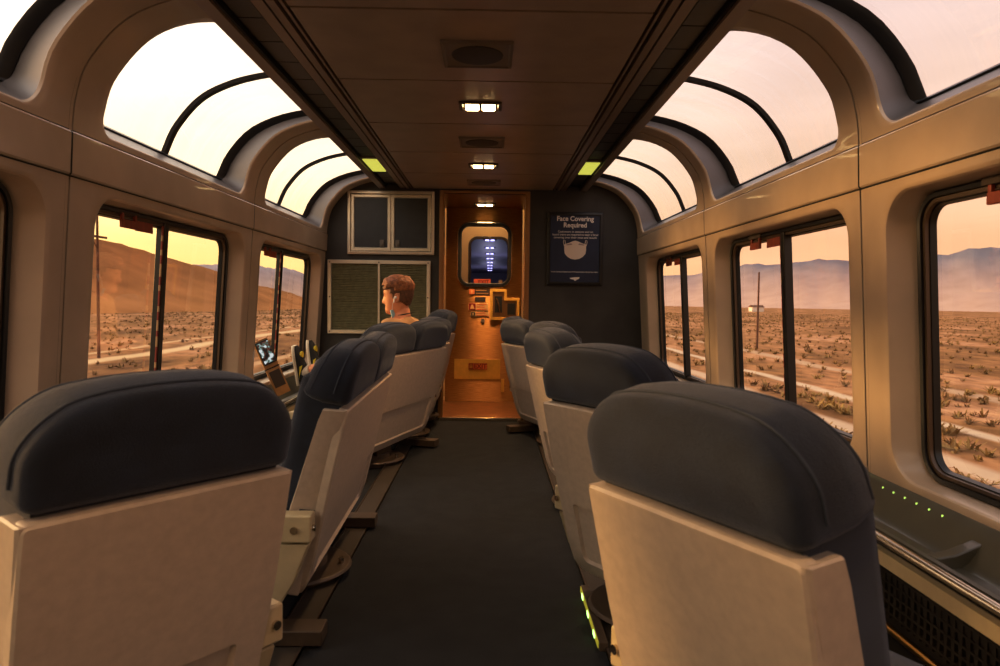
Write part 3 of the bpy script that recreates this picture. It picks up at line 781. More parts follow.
# ridge midpoints of the shells and the direction their local x runs
SEATS = [
 ('s', -.454, 1.213, 52, 0, "single navy seat nearest the camera on the passenger's side of the aisle"),
 ('s', .363, 1.106, -62, 0, "single navy seat nearest the camera on the notice's side, large pale back panel"),
 ('d', -.360, 2.712, 91, 0, "double navy seat showing its pale end panel, directly behind the passenger's seat"),
 ('d', -.392, 4.506, 73, 0, "double navy seat that the red-haired passenger sits in"),
 ('s', .379, 2.194, -56, 0, "second single navy seat along the notice's side, behind the nearest seat's headrest"),
 ('s', .321, 3.553, -75, 0, "third single navy seat along the notice's side, only a cream sliver of its back showing"),
 ('d', .350, 5.10, -70, 0, "double navy seat whose recessed beige back faces the aisle near the door step"),
 ('s', .225, 5.985, -82, 0, "last navy seat under the face covering notice, against the dark end wall"),
 ('s', -.305, 5.425, 73, 0, "single navy seat just beyond the passenger, before the last seat"),
 ('s', -.262, 5.95, 80, .05, "last navy seat on the passenger's side, cream panel edge beside the door jamb"),
]
protos = {}
for kind, x, y, rz, dz, lab in SEATS:
    if kind not in protos:
        protos[kind] = make_seat(.47 if kind == 's' else 1.12, 1 if kind == 's' else 2, 'lounge_seat'); o = protos[kind]
    else: o = copy_tree(protos[kind])
    a = R(rz); back = math.tan(REC) * (.712 - PIV)
    o.location = (x - math.sin(a) * back, y + math.cos(a) * back, dz); o.rotation_euler.z = a
    o.location.x, o.location.y = x + (-math.sin(a)) * back, y + math.cos(a) * back
    tag(o, lab, 'seat', 'navy lounge seats along both sides')

# floor tracks
for i, (x0, x1) in enumerate(((-.575, -.475), (.43, .53))):
    mb = MB().add(box(x0, x1, -.5, Y_END - .06, 0, .010)).add(box(x0, x0 + .006, -.5, Y_END - .06, 0, .014), 1).add(box(x1 - .006, x1, -.5, Y_END - .06, 0, .014), 1)
    tag(mb.build('trim_%d' % (5 + i), [mat('track%d' % i, (.055, .040, .028), .6, .2), M_bronze], smooth=False), kind='structure')
t = tag(empty('floor_light_strip', (.422, 2.33, 0)), 'short yellow-green glowing strip on the floor beside the nearest seats', 'light')
mk('channel', box(-.012, .016, -.22, .22, 0, .028), [M_pedestal], t, bevel=.002)
mk('strip', box(-.015, -.010, -.21, .21, .006, .026), [mat('glow_yellow', (.5, .45, .05), .5, emit=(.65, .60, .06), estr=.25)], t, smooth=False)
for y in (-.14, .0, .14): mk('diode', box(-.018, -.014, y - .016, y + .016, .010, .024), [mat('diode%.1f' % y, (.4, .8, .3), .5, emit=(.5, 1, .3), estr=1.6)], t, smooth=False)

# ------------------------------------------------------------------ passenger
def skin(name, joints, edges, root_i=0, sub=2):
    """skin-modified skeleton, baked to a mesh"""
    me = bpy.data.meshes.new(name); me.from_pydata([j[0] for j in joints], edges, [])
    o = bpy.data.objects.new(name, me); col.objects.link(o)
    m = o.modifiers.new('sk', 'SKIN'); m.use_smooth_shade = True
    sv = me.skin_vertices[0].data
    for i, j in enumerate(joints):
        r = j[1]; sv[i].radius = (r, r) if not isinstance(r, tuple) else r
        sv[i].use_root = (i == root_i)
    s = o.modifiers.new('su', 'SUBSURF'); s.levels = sub; s.render_levels = sub
    dg = bpy.context.evaluated_depsgraph_get(); dg.update()
    out = bpy.data.meshes.new_from_object(o.evaluated_get(dg))
    bpy.data.objects.remove(o); 
    return out
def chain(n0, n): return [(i, i + 1) for i in range(n0, n0 + n - 1)]
HC = Vector((-.530, 4.715, 1.068))     # head centre
# heading: the passenger looks toward -x and a little toward +y
FY = R(172)
fw = Vector((math.cos(FY), math.sin(FY), 0)); lf = Vector((-fw.y, fw.x, 0))
pel = Vector((-.560, 4.735, .475))
seatdir = Vector((-math.sin(R(73)), math.cos(R(73)), 0)); sl = Vector((-seatdir.y, seatdir.x, 0))   # sl = passenger's left
chest = pel + Vector((.040, -.012, .29)); neck0 = pel + Vector((.055, -.02, .468)); neck1 = HC + Vector((.032, 0, -.06))
shL = neck0 + sl * .175 + Vector((0, 0, -.055)); shR = neck0 - sl * .175 + Vector((0, 0, -.055))
J = []; Ed = []
def addj(p, r): J.append((tuple(p), r)); return len(J) - 1
ip = addj(pel, (.125, .10)); iw = addj(pel + (chest - pel) * .45, (.118, .09)); ic = addj(chest, (.14, .10)); in0 = addj(neck0 - Vector((0, 0, .01)), (.075, .06)); in1 = addj(neck0.lerp(neck1, .45), .052); in2 = addj(neck1, .052)
Ed += [(ip, iw), (iw, ic), (ic, in0), (in0, in1), (in1, in2)]
arms = []
for sh, sgn in ((shL, 1), (shR, -1)):
    el = sh + sl * sgn * .06 + seatdir * .06 + Vector((0, 0, -.27)); wr = el + seatdir * .21 - sl * sgn * .10 + Vector((0, 0, -.01))
    a = addj(sh, .058); b = addj(sh.lerp(el, .5), .048); c_ = addj(el, .040); d = addj(el.lerp(wr, .4), .039); e = addj(wr, .026)
    Ed += [(ic, a), (a, b), (b, c_), (c_, d), (d, e)]; arms.append((sh, el, wr, sgn))
legs = []
for sgn, ank in ((1, Vector((-1.205, 4.99, .530))), (-1, Vector((-1.165, 5.195, .555)))):
    hip = pel + sl * sgn * .095 + seatdir * .03 - Vector((0, 0, .01)); kn = hip.lerp(ank, .52) + Vector((0, 0, .145))
    a = addj(hip, .082); b = addj(hip.lerp(kn, .5), .074); c_ = addj(kn, .054); d = addj(kn.lerp(ank, .35), .052); e = addj(kn.lerp(ank, .75), .038); f_ = addj(ank, .034)
    Ed += [(ip, a), (a, b), (b, c_), (c_, d), (d, e), (e, f_)]; legs.append((hip, kn, ank, sgn))
body_bits = [skin('b', J, Ed, ip)]
# hands: palm and five fingers resting on the thighs
for sh, el, wr, sgn in arms:
    fd_ = (wr - el).normalized(); side = sl * -sgn
    pj = [(tuple(wr - fd_ * .01), (.022, .016)), (tuple(wr + fd_ * .04), (.034, .015)), (tuple(wr + fd_ * .085), (.036, .013))]
    body_bits.append(skin('p', pj, chain(0, 3), 0))
    for q, (off, ln) in enumerate(((.030, .068), (.010, .078), (-.010, .072), (-.029, .056))):
        b0 = wr + fd_ * .075 + side * off
        fj = [(tuple(b0), .0095), (tuple(b0 + fd_ * ln * .5 + Vector((0, 0, .004))), .009), (tuple(b0 + fd_ * ln * .8 - Vector((0, 0, .012))), .0085), (tuple(b0 + fd_ * ln * .95 - Vector((0, 0, .032))), .0075)]
        body_bits.append(skin('f', fj, chain(0, 4), 0))
    b0 = wr + fd_ * .025 + side * .022
    fj = [(tuple(b0), .012), (tuple(b0 + fd_ * .028 + side * .026), .0105), (tuple(b0 + fd_ * .055 + side * .036 - Vector((0, 0, .01))), .009)]
    body_bits.append(skin('t', fj, chain(0, 3), 0))
# head: rings with a profile down the middle of the face
def head_rings(grow=0, zlo=-.125, zhi=.118):
    zs = [(-.118, .060, .020, .028), (-.110, .080, .03, .042), (-.095, .087, .045, .052), (-.075, .086, .060, .060), (-.055, .085, .070, .066), (-.035, .086, .080, .070), (-.015, .088, .088, .073), (.005, .089, .094, .075), (.025, .090, .098, .077), (.045, .090, .099, .077), (.065, .086, .096, .073), (.085, .074, .085, .063), (.100, .056, .070, .050), (.110, .038, .050, .034), (.116, .020, .028, .018), (.118, .006, .010, .006)]
    #        z, front extent, back extent, half width
    n = 40; ls = []
    for z, fr, bk, hw in zs:
        if z < zlo or z > zhi: continue
        lp = []
        for k in range(n):
            a = 2 * PI * k / n
            ca, sa = math.cos(a), math.sin(a)
            x = (fr if ca > 0 else bk) * (abs(ca) ** .92) * (1 if ca > 0 else -1); y = hw * (abs(sa) ** .9) * (1 if sa > 0 else -1)
            if ca > 0:
                aa = math.atan2(sa, ca)
                nose = math.exp(-(aa / .17) ** 2) * (math.exp(-((z + .032) / .013) ** 2) * .027 + math.exp(-((z + .012) / .018) ** 2) * .014)
                lips = math.exp(-(aa / .26) ** 2) * (math.exp(-((z + .066) / .006) ** 2) * .008 + math.exp(-((z + .079) / .006) ** 2) * .008)
                brow = math.exp(-(aa / .55) ** 2) * math.exp(-((z - .018) / .010) ** 2) * .006
                chin = math.exp(-(aa / .4) ** 2) * math.exp(-((z + .105) / .012) ** 2) * .008
                eye = -sum(math.exp(-((aa - c_) / .16) ** 2) for c_ in (-.42, .42)) * math.exp(-((z - .000) / .010) ** 2) * .009
                x += nose + lips + brow + chin + eye
            lp.append((x * (1 + grow), y * (1 + grow), z * (1 + grow)))
        ls.append(lp)
    return ls
Hm = Matrix.Translation(HC) @ Matrix(((fw.x, lf.x, 0, 0), (fw.y, lf.y, 0, 0), (0, 0, 1, 0), (0, 0, 0, 1))) @ Matrix.Rotation(R(4), 4, 'Y')
def interp_rings(ls, m=3):
    out = []
    for a, b in zip(ls, ls[1:]):
        for k in range(m): out.append([tuple(p + (q - p) * k / m for p, q in zip(u, v)) for u, v in zip(a, b)])
    out.append(ls[-1]); return out
hb = MB().add(loops(head_rings(), cap0=True, cap1=True), 0, Hm)
# ears
for sgn in (1, -1):
    ear = [[Vector((-.012 + .019 * rx * math.cos(2 * PI * k / 14) - .004 * math.sin(2 * PI * k / 14), sgn * (.070 + o_), -.014 + .032 * rx * math.sin(2 * PI * k / 14))) for k in range(14)] for rx, o_ in ((.7, -.01), (.8, .004), (1, .012), (.92, .018), (.6, .014))]
    hb.add(loops(ear, cap0=True, cap1=True), 0, Hm)
bm = bmesh.new()
for me in body_bits: bm.from_mesh(me)
nb = bpy.data.meshes.new('h'); nb.from_pydata([tuple(p) for p in hb.v], [], hb.f); bm.from_mesh(nb)
bmesh.ops.recalc_face_normals(bm, faces=bm.faces)
person_me = bpy.data.meshes.new('person'); bm.to_mesh(person_me); bm.free()
person_me.materials.append(M_skin)
tmp = bpy.data.objects.new('tmp', person_me); col.objects.link(tmp)
rm = tmp.modifiers.new('r', 'REMESH'); rm.mode = 'VOXEL'; rm.voxel_size = .0055; rm.use_smooth_shade = True
smm = tmp.modifiers.new('s', 'SMOOTH'); smm.iterations = 2; smm.factor = .4
dg = bpy.context.evaluated_depsgraph_get(); dg.update()
pm = bpy.data.meshes.new_from_object(tmp.evaluated_get(dg)); bpy.data.objects.remove(tmp)
pm.polygons.foreach_set('use_smooth', [True] * len(pm.polygons))
if not pm.materials: pm.materials.append(M_skin)
person = link('person', pm)
tag(person, 'man with short auburn hair in a tan shirt sitting sideways, feet up on the ledge', 'person')
def child_mesh(name, me, m, par=person):
    me.materials.clear(); me.materials.append(m); me.polygons.foreach_set('use_smooth', [True] * len(me.polygons)); me.name = name
    return link(name, me, par)
# hair: longer curly top and clipped sides
def hair(name, zlo, sel, grow, amp, m, freq):
    ls = interp_rings(head_rings(), 3)
    v = []; f = []; n = len(ls[0])
    top = Vector((-.006, 0, .116))
    for j, l in enumerate(ls):
        for p in l:
            P = Vector(p); nrm = (P - Vector((-.008, 0, .012))).normalized()
            g = grow(P); nz = noise.noise(P * freq) * .6 + noise.noise(P * freq * 2.1) * .4
            v.append(Hm @ (P + nrm * (g + (amp * nz if g > 0 else 0))))
    for j in range(len(ls) - 1):
        for k in range(n):
            k2 = (k + 1) % n
            mid_ = (Vector(ls[j][k]) + Vector(ls[j + 1][k2])) / 2
            if sel(mid_): f.append((j * n + k, j * n + k2, (j + 1) * n + k2, (j + 1) * n + k))
    if zlo > 0:
        f.append(tuple((len(ls) - 1) * n + k for k in range(n)))
    o = mk(name, (v, f), [m], person, angle=80)
    so = o.modifiers.new('so', 'SOLIDIFY'); so.thickness = .006; so.offset = 1
    return o
hair('hair', 1, lambda p: p.z > .052 - (.02 if p.x < 0 else 0) + (.012 if p.x > .05 else 0), lambda p: .0035 + .0125 * max(0, min(1, (p.z - .036 - .016 * max(0, min(1, p.x / .06))) / .040)) + .007 * max(0, min(1, p.x / .06)), .010, M_hair, 42)
hair('clipped_hair', 0, lambda p: p.z > (.045 if p.x > .030 else (.030 - .05 * (.030 - p.x) / .026 if p.x > .004 else (.016 if p.x > -.030 else -.030 - .034 * min(1, (-.030 - p.x) / .03)))) and p.z < .07, lambda p: .002, .001, M_hair_short, 90)
# a few curls on top
cb = MB()
for k in range(110):
    a = random.uniform(0, 2 * PI); rr_ = random.uniform(0, 1) ** .5
    P = Vector((.002 + .078 * rr_ * math.cos(a), .060 * rr_ * math.sin(a), .126 - .050 * rr_ ** 2 + .004 * math.cos(a)))
    pts = []; ph = random.uniform(0, 6)
    dirv = Vector((random.uniform(-.2, 1), random.uniform(-1, 1), 0)).normalized()
    for i in range(7):
        pts.append(P + dirv * (.006 * i - .018) + Vector((0, 0, .007 * math.sin(i * .55 + .3))) + Vector((.003 * math.sin(ph + i * 1.6), .003 * math.cos(ph + i * 1.6), 0)))
    cb.add(tube(pts, [.0035, .005, .0055, .0055, .005, .004, .002], 6), 0, Hm)
cb.build('curls', [M_hair], person)
for sgn in (1, -1):
    e = MB(); 
    n = 10
    e.add(loops([[Vector((.066, .031 * sgn, .0)) + Vector((.011 * math.cos(t), .011 * math.sin(t) * math.cos(2 * PI * k / n), .011 * math.sin(t) * math.sin(2 * PI * k / n))) for k in range(n)] for t in (.25, .5, .9, 1.4, 2.0)], cap0=True, cap1=True), 0, Hm)
    eo = e.build('eye', [M_eye], person)
    e = MB().add(loops([[Vector((.0775, .031 * sgn, .0)) + Vector((q, .005 * s_ * math.cos(2 * PI * k / n), .005 * s_ * math.sin(2 * PI * k / n))) for k in range(n)] for q, s_ in ((-.002, 1), (0, .8))], cap1=True), 0, Hm)
    e.build('iris', [M_collar], eo)
    MB().add(tube([Hm @ Vector(p) for p in ((.088, .014 * sgn, .017), (.084, .030 * sgn, .022), (.070, .048 * sgn, .017))], [.003, .0038, .002], 6)).build('eyebrow', [M_hair], person)
eb = MB().add(tube([(-.006, .083, -.010), (-.002, .096, -.012)], [.009, .007], 12), 0, Hm).add(tube([(-.002, .094, -.012), (.006, .095, -.042)], .0045, 8), 0, Hm)
eb.build('earbud', [M_earbud], person)
# blue mask hanging from the ear below the jaw
mb = MB()
ls = []
for j in range(7):
    t_ = j / 6
    ls.append([Hm @ Vector((.030 + .016 * math.cos(q * PI / 6 + .6) * (1 - .25 * t_) - .006 * t_, .055 + .012 * math.sin(q * PI / 6 * 2) - .028 * (q / 6 - .3), -.088 - .050 * t_)) for q in range(7)])
o = mk('face_mask', loops(ls, wrap=False), [M_bluemask], person)
so = o.modifiers.new('so', 'SOLIDIFY'); so.thickness = .003
MB().add(tube([Hm @ Vector(p) for p in ((-.010, .081, .012), (.008, .078, -.02), (.022, .072, -.06), (.028, .066, -.09))], .0018, 6)).build('ear_loop', [M_earbud], o)
# shirt
SJ = [(tuple(pel + Vector((0, 0, .01))), (.142, .118)), (tuple(pel + (chest - pel) * .45), (.136, .108)), (tuple(chest), (.155, .116)), (tuple(neck0 - Vector((0, 0, .03))), (.090, .080)), (tuple(neck0 + Vector((-.002, 0, .012))), (.064, .060))]
SE = [(0, 1), (1, 2), (2, 3), (3, 4)]
for sh, el, wr, sgn in arms:
    k = len(SJ); SJ += [(tuple(sh + Vector((0, 0, .004))), .070), (tuple(sh.lerp(el, .5)), .062), (tuple(sh.lerp(el, .72)), .060)]; SE += [(2, k), (k, k + 1), (k + 1, k + 2)]
shirt = child_mesh('shirt', skin('shirt', SJ, SE, 0), M_shirt)
nk = neck0 + Vector((.004, 0, .004))
MB().add(tube([nk + Vector((.060 * math.cos(a), .056 * math.sin(a), .012 * math.cos(a))) for a in [2 * PI * k / 20 for k in range(20)]], .004, 6, closed=True)).build('collar', [M_collar], shirt)
# trousers
TJ = [(tuple(pel - Vector((0, 0, .0))), (.140, .108))]; TE = []
for hip, kn, ank, sgn in legs:
    k = len(TJ); TJ += [(tuple(hip), .096), (tuple(hip.lerp(kn, .5)), .088), (tuple(kn), .068), (tuple(kn.lerp(ank, .4)), .064), (tuple(kn.lerp(ank, .70)), .056)]
    TE += [(0, k), (k, k + 1), (k + 1, k + 2), (k + 2, k + 3), (k + 3, k + 4)]
child_mesh('trousers', skin('trousers', TJ, TE, 0), M_trouser)
for hip, kn, ank, sgn in legs:
    sk = MB().add(tube([kn.lerp(ank, .80), kn.lerp(ank, .92), ank], [.043, .041, .042], 12)).build('sock', [M_sock], person)
    # shoe: heel on the ledge, toes up, sole toward the window
    up = Vector((-.12, -.06 * sgn, .99)).normalized(); out_ = Vector((-.99, .05, -.10)); out_ = (out_ - up * out_.dot(up)).normalized(); sd = up.cross(out_)
    heel = ank + Vector((.0, 0, -.075))
    Tm = Matrix(((up.x, sd.x, out_.x, heel.x), (up.y, sd.y, out_.y, heel.y), (up.z, sd.z, out_.z, heel.z), (0, 0, 0, 1)))
    # along x: heel to toe, y: width, z: toward the sole
    secs = [(-.005, .030, .062), (.02, .036, .088), (.06, .037, .100), (.10, .036, .088), (.15, .040, .066), (.20, .044, .052), (.24, .040, .044), (.268, .026, .030)]
    ls = []
    for x, hw, hh in secs:
        ls.append([Vector((x, hw * math.cos(a) * (1 if math.sin(a) < 0 else .85), (.045 if math.sin(a) > 0 else .045) + (-hh if math.sin(a) < 0 else -.0) * abs(math.sin(a)) ** .8 + (.002 if math.sin(a) > 0 else 0))) for a in [2 * PI * k / 20 for k in range(20)]])
    shoe = MB().add(loops(ls, cap0=True, cap1=True), 0, Tm).build('shoe', [M_shoe], person, angle=50)
    ls = []
    for dz_, g in ((.030, 1.0), (.034, 1.06), (.047, 1.07), (.051, 1.0)):
        ls.append([Vector((x * 1.02 - .002, sgy * hw * g, dz_)) for sgy, rng in ((1, secs), (-1, list(reversed(secs)))) for x, hw, hh in rng])
    MB().add(loops(ls, cap0=True, cap1=True), 0, Tm).build('sole', [M_sole], shoe, angle=50)
    st_ = MB()
    for sgy in (1, -1):
        st_.add(([Vector((.03, sgy * .041, .022)), Vector((.05, sgy * .041, .022)), Vector((.135, sgy * .040, -.012)), Vector((.125, sgy * .040, .010))], [(0, 1, 2, 3)]), 0, Tm)
    st_.add(loops([[Vector((.205 + .022 * math.cos(a), .026 * math.sin(a), q)) for a in [2 * PI * k / 12 for k in range(12)]] for q in (.02, -.008, -.012)], cap1=True), 0, Tm)
    o = st_.build('accent', [M_yel], shoe, recalc=False)
    mb = MB()
    for k in range(4): mb.add(tube([(.075 + .028 * k, -.020, -.042 + .010 * k), (.080 + .028 * k, 0, -.052 + .012 * k), (.085 + .028 * k, .020, -.042 + .010 * k)], .003, 6), 0, Tm)
    mb.build('laces', [mat('laces%d' % sgn, (.05, .06, .05), .8)], shoe)

# folding phone case standing on the left ledge against the window
ph = tag(empty('phone_in_case', (-1.300, 4.82, .405)), 'tan folding phone case propped open on the window ledge, screen lit', 'phone')
ph.rotation_euler = (0, 0, R(38))
Tm = Matrix.Rotation(R(-10), 4, 'X') @ Matrix.Rotation(R(-21), 4, 'Y') @ Matrix.Scale(1.14, 4)
# local: x right, z up, faces -y
MB().add(box(-.045, .045, 0, .012, 0, .165), 0, Tm).build('lower_leaf', [M_tan], ph, bevel=.004)
MB().add(box(-.034, .034, -.003, .0, .05, .150), 0, Tm).build('pocket', [M_collar], ph, bevel=.002)
MB().add(box(-.045, .045, .0, .012, .172, .345), 0, Tm).build('upper_leaf', [M_tan], ph, bevel=.004)
MB().add(box(-.046, .046, .004, .013, .160, .178), 0, Tm).build('hinge', [M_collar], ph, bevel=.003)
pb = MB().add(box(-.041, .041, -.009, .0, .195, .335), 0, Tm).build('phone', [M_black], ph, bevel=.004)
MB().add(box(-.036, .036, -.0105, -.009, .203, .327), 0, Tm).build('screen', [M_screen], pb, smooth=False)

# ------------------------------------------------------------------ outside
GZ = -3.75
def ground_material():
    m, nt, b = nodes('desert')
    N = nt.nodes.new; L = nt.links.new
    tc = N('ShaderNodeTexCoord')
    def noise_(scale, sx, sy, det=6):
        mp = N('ShaderNodeMapping'); mp.inputs['Scale'].default_value = (sx, sy, 1); L(tc.outputs['Object'], mp.inputs[0])
        n = N('ShaderNodeTexNoise'); n.inputs['Scale'].default_value = scale; n.inputs['Detail'].default_value = det; L(mp.outputs[0], n.inputs['Vector']); return n
    a = noise_(.16, 1, .35); r = N('ShaderNodeValToRGB'); L(a.outputs['Fac'], r.inputs[0])
    e = r.color_ramp.elements
    e[0].position = .30; e[0].color = (.13, .062, .024, 1); e[1].position = .72; e[1].color = (.45, .25, .14, 1)
    x = e.new(.46); x.color = (.235, .122, .048, 1); x = e.new(.58); x.color = (.34, .175, .082, 1)
    b2 = noise_(1.3, 1, .35); mx = N('ShaderNodeMixRGB'); mx.blend_type = 'OVERLAY'; mx.inputs[0].default_value = .9
    L(r.outputs[0], mx.inputs[1]); L(b2.outputs['Fac'], mx.inputs[2])
    # pale dirt tracks running beside the line
    sp = N('ShaderNodeSeparateXYZ'); L(tc.outputs['Object'], sp.inputs[0])
    w = noise_(.05, .3, 1, 2); last = mx.outputs[0]
    for x0, wid, c in ((14.2, .8, (.55, .40, .29, 1)), (18.6, .6, (.60, .45, .33, 1)), (26, 1.0, (.48, .33, .22, 1)), (-28.5, 1.4, (.66, .46, .27, 1)), (-33, .7, (.55, .36, .2, 1)), (-17, .8, (.5, .32, .18, 1))):
        ad = N('ShaderNodeMath'); ad.operation = 'MULTIPLY_ADD'; ad.inputs[1].default_value = 4.0; L(w.outputs['Fac'], ad.inputs[0]); ad.inputs[2].default_value = -2 - x0
        s_ = N('ShaderNodeMath'); s_.operation = 'ADD'; L(sp.outputs[0], s_.inputs[0]); L(ad.outputs[0], s_.inputs[1])
        ab = N('ShaderNodeMath'); ab.operation = 'ABSOLUTE'; L(s_.outputs[0], ab.inputs[0])
        mr = N('ShaderNodeMapRange'); mr.inputs[1].default_value = wid; mr.inputs[2].default_value = wid * .4; mr.inputs[3].default_value = 0; mr.inputs[4].default_value = .8; L(ab.outputs[0], mr.inputs[0])
        m2 = N('ShaderNodeMixRGB'); m2.inputs[2].default_value = c; L(mr.outputs[0], m2.inputs[0]); L(last, m2.inputs[1]); last = m2.outputs[0]
    L(last, b.inputs['Base Color']); setp(b, Roughness=1, Specular_IOR_Level=.1)
    return m
mk('ground', ([(-2500, -1500, GZ), (2500, -1500, GZ), (2500, 2500, GZ), (-2500, 2500, GZ)], [(0, 1, 2, 3)]), [ground_material()], smooth=False)['kind'] = 'structure'

def ridge(name, pts, depth, m, seed, amp):
    """hill range: crest polyline (x,y,h), sloping down to the plain on both sides"""
    P = resample(pts, 160); ls = []
    for t in (-1, -.75, -.5, -.3, -.15, 0, .2, .6, 1):
        row = []
        for i, (x, y, h) in enumerate(P):
            d = Vector((x, y, 0)).normalized()
            k = 1 - abs(t); k = k ** 1.25
            nz = noise.fractal(Vector((x * .03 + seed, y * .03, t * 1.7)), 1, 2, 5) * amp
            q = Vector((x, y, 0)) + d * t * depth
            ls_h = max(-.5, (h + nz * (1 if t == 0 else 1.6)) * k)
            row.append(Vector((q.x, q.y, GZ + ls_h - (.5 if abs(t) == 1 else 0))))
        ls.append(row)
    o = mk(name, loops(ls, wrap=False), [m], recalc=False, angle=180); o['kind'] = 'structure'; return o
def haze_material(name, lo, hi, z0, z1, var):  # aerial haze mixed into the base colour, shifting with height
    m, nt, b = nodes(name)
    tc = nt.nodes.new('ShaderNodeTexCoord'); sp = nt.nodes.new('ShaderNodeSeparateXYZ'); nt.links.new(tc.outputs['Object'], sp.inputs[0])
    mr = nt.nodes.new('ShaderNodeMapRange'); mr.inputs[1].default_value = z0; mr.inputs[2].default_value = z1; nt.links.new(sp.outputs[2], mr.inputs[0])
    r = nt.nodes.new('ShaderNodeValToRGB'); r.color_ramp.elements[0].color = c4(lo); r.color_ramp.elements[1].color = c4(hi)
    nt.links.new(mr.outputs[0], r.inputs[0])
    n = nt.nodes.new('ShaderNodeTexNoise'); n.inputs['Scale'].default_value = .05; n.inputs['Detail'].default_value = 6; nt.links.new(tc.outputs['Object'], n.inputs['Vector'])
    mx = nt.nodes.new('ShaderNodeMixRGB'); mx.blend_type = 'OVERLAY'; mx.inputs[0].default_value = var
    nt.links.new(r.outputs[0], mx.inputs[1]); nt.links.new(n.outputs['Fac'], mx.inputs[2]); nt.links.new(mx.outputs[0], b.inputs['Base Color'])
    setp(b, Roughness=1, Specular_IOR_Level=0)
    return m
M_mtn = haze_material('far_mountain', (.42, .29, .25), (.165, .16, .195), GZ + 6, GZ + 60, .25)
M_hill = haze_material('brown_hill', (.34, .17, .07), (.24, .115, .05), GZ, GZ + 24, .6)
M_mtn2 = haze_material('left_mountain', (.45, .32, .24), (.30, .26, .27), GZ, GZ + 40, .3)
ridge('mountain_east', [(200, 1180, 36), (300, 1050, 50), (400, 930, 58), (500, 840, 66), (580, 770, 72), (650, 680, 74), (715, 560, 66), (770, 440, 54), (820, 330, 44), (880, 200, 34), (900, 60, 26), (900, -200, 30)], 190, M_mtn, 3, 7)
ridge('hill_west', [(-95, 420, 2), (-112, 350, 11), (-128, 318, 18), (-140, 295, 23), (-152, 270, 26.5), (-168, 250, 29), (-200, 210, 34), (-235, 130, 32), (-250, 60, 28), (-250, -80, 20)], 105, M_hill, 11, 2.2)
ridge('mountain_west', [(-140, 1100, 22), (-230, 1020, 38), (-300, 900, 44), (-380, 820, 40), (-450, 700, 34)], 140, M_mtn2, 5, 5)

# sagebrush over the plain: nobody could count it
bmv = []; bmf = []
ico = bmesh.new(); bmesh.ops.create_icosphere(ico, subdivisions=1, radius=1)
iv = [v.co.copy() for v in ico.verts]; iff = [[v.index for v in f.verts] for f in ico.faces]; ico.free()
for k in range(24000):
    s = random.choice((-1, 1)); X = s * (9.5 + 190 * random.random() ** 1.9); Yp = random.uniform(-6, 40) if random.random() < .35 else random.uniform(10, 330) 
    if abs(Yp) > 4.6 * abs(X) + 10: continue
    if s > 0 and (abs(X - 14.2) < 1 or abs(X - 18.6) < .9): continue
    if s < 0 and abs(X + 28.5) < 1.4: continue
    sz = random.uniform(.14, .36) * (1 + .5 * random.random() ** 2)
    for q in range(15):
        az = random.uniform(0, 2 * PI); el = random.uniform(.15, 1.35); ln = sz * random.uniform(.7, 1.5); b0 = len(bmv)
        c0 = Vector((X + random.uniform(-.35, .35) * sz, Yp + random.uniform(-.35, .35) * sz, GZ + random.uniform(0, .25) * sz))
        dv = Vector((math.cos(az) * math.cos(el), math.sin(az) * math.cos(el), math.sin(el) * .7)) * ln
        sv = Vector((-math.sin(az), math.cos(az), random.uniform(-.4, .4))) * sz * .13
        bmv += [tuple(c0 - sv), tuple(c0 + sv), tuple(c0 + dv + sv * .5), tuple(c0 + dv - sv * .5)]
        bmf.append((b0, b0 + 1, b0 + 2, b0 + 3))
sb = mk('sagebrush', (bmv, bmf), [M_shrub], recalc=False, smooth=False)
tag(sb, 'low brown and olive desert scrub covering the plain outside', 'scrub', kind='stuff')
# telegraph poles
def pole(x, y, h, label, arm, base=0):
    t = tag(empty('utility_pole', (x, y, GZ + base)), label, 'pole')
    MB().add(tube([(0, 0, -.3), (0, 0, h)], [.12, .085], 10)).build('post', [M_pole], t)
    if arm:
        MB().add(box(-.06, .06, -1.3, 1.3, arm - .08, arm + .08)).build('crossarm', [M_pole], t, smooth=False)
        MB().add(tube([(0, -.9, arm - .1), (0, 0, arm - .9)], .04, 6)).build('brace', [M_pole], t)
pole(28.5, 76, 8.1, 'brown utility pole on the plain standing before the blue mountains', 0)
pole(-29.6, 55, 12.6, 'tall utility pole with a crossarm standing before the brown hill', 9.2)
for x, y, sx, lab in ((158, 425, 3.5, 'tiny pale shed far off on the plain under the blue mountains'),):
    t = tag(empty('farm_shed', (x, y, GZ)), lab, 'building')
    mk('wall', box(-sx, sx, -3, 3, 0, 2.6), [M_cloud], t, smooth=False)
    mk('roof', ([(-sx - .3, -3.3, 2.6), (sx + .3, -3.3, 2.6), (sx + .3, 3.3, 2.6), (-sx - .3, 3.3, 2.6), (-sx - .3, 0, 3.8), (sx + .3, 0, 3.8)], [(0, 1, 5, 4), (3, 4, 5, 2), (0, 4, 3), (1, 2, 5)]), [M_pole], t, smooth=False)

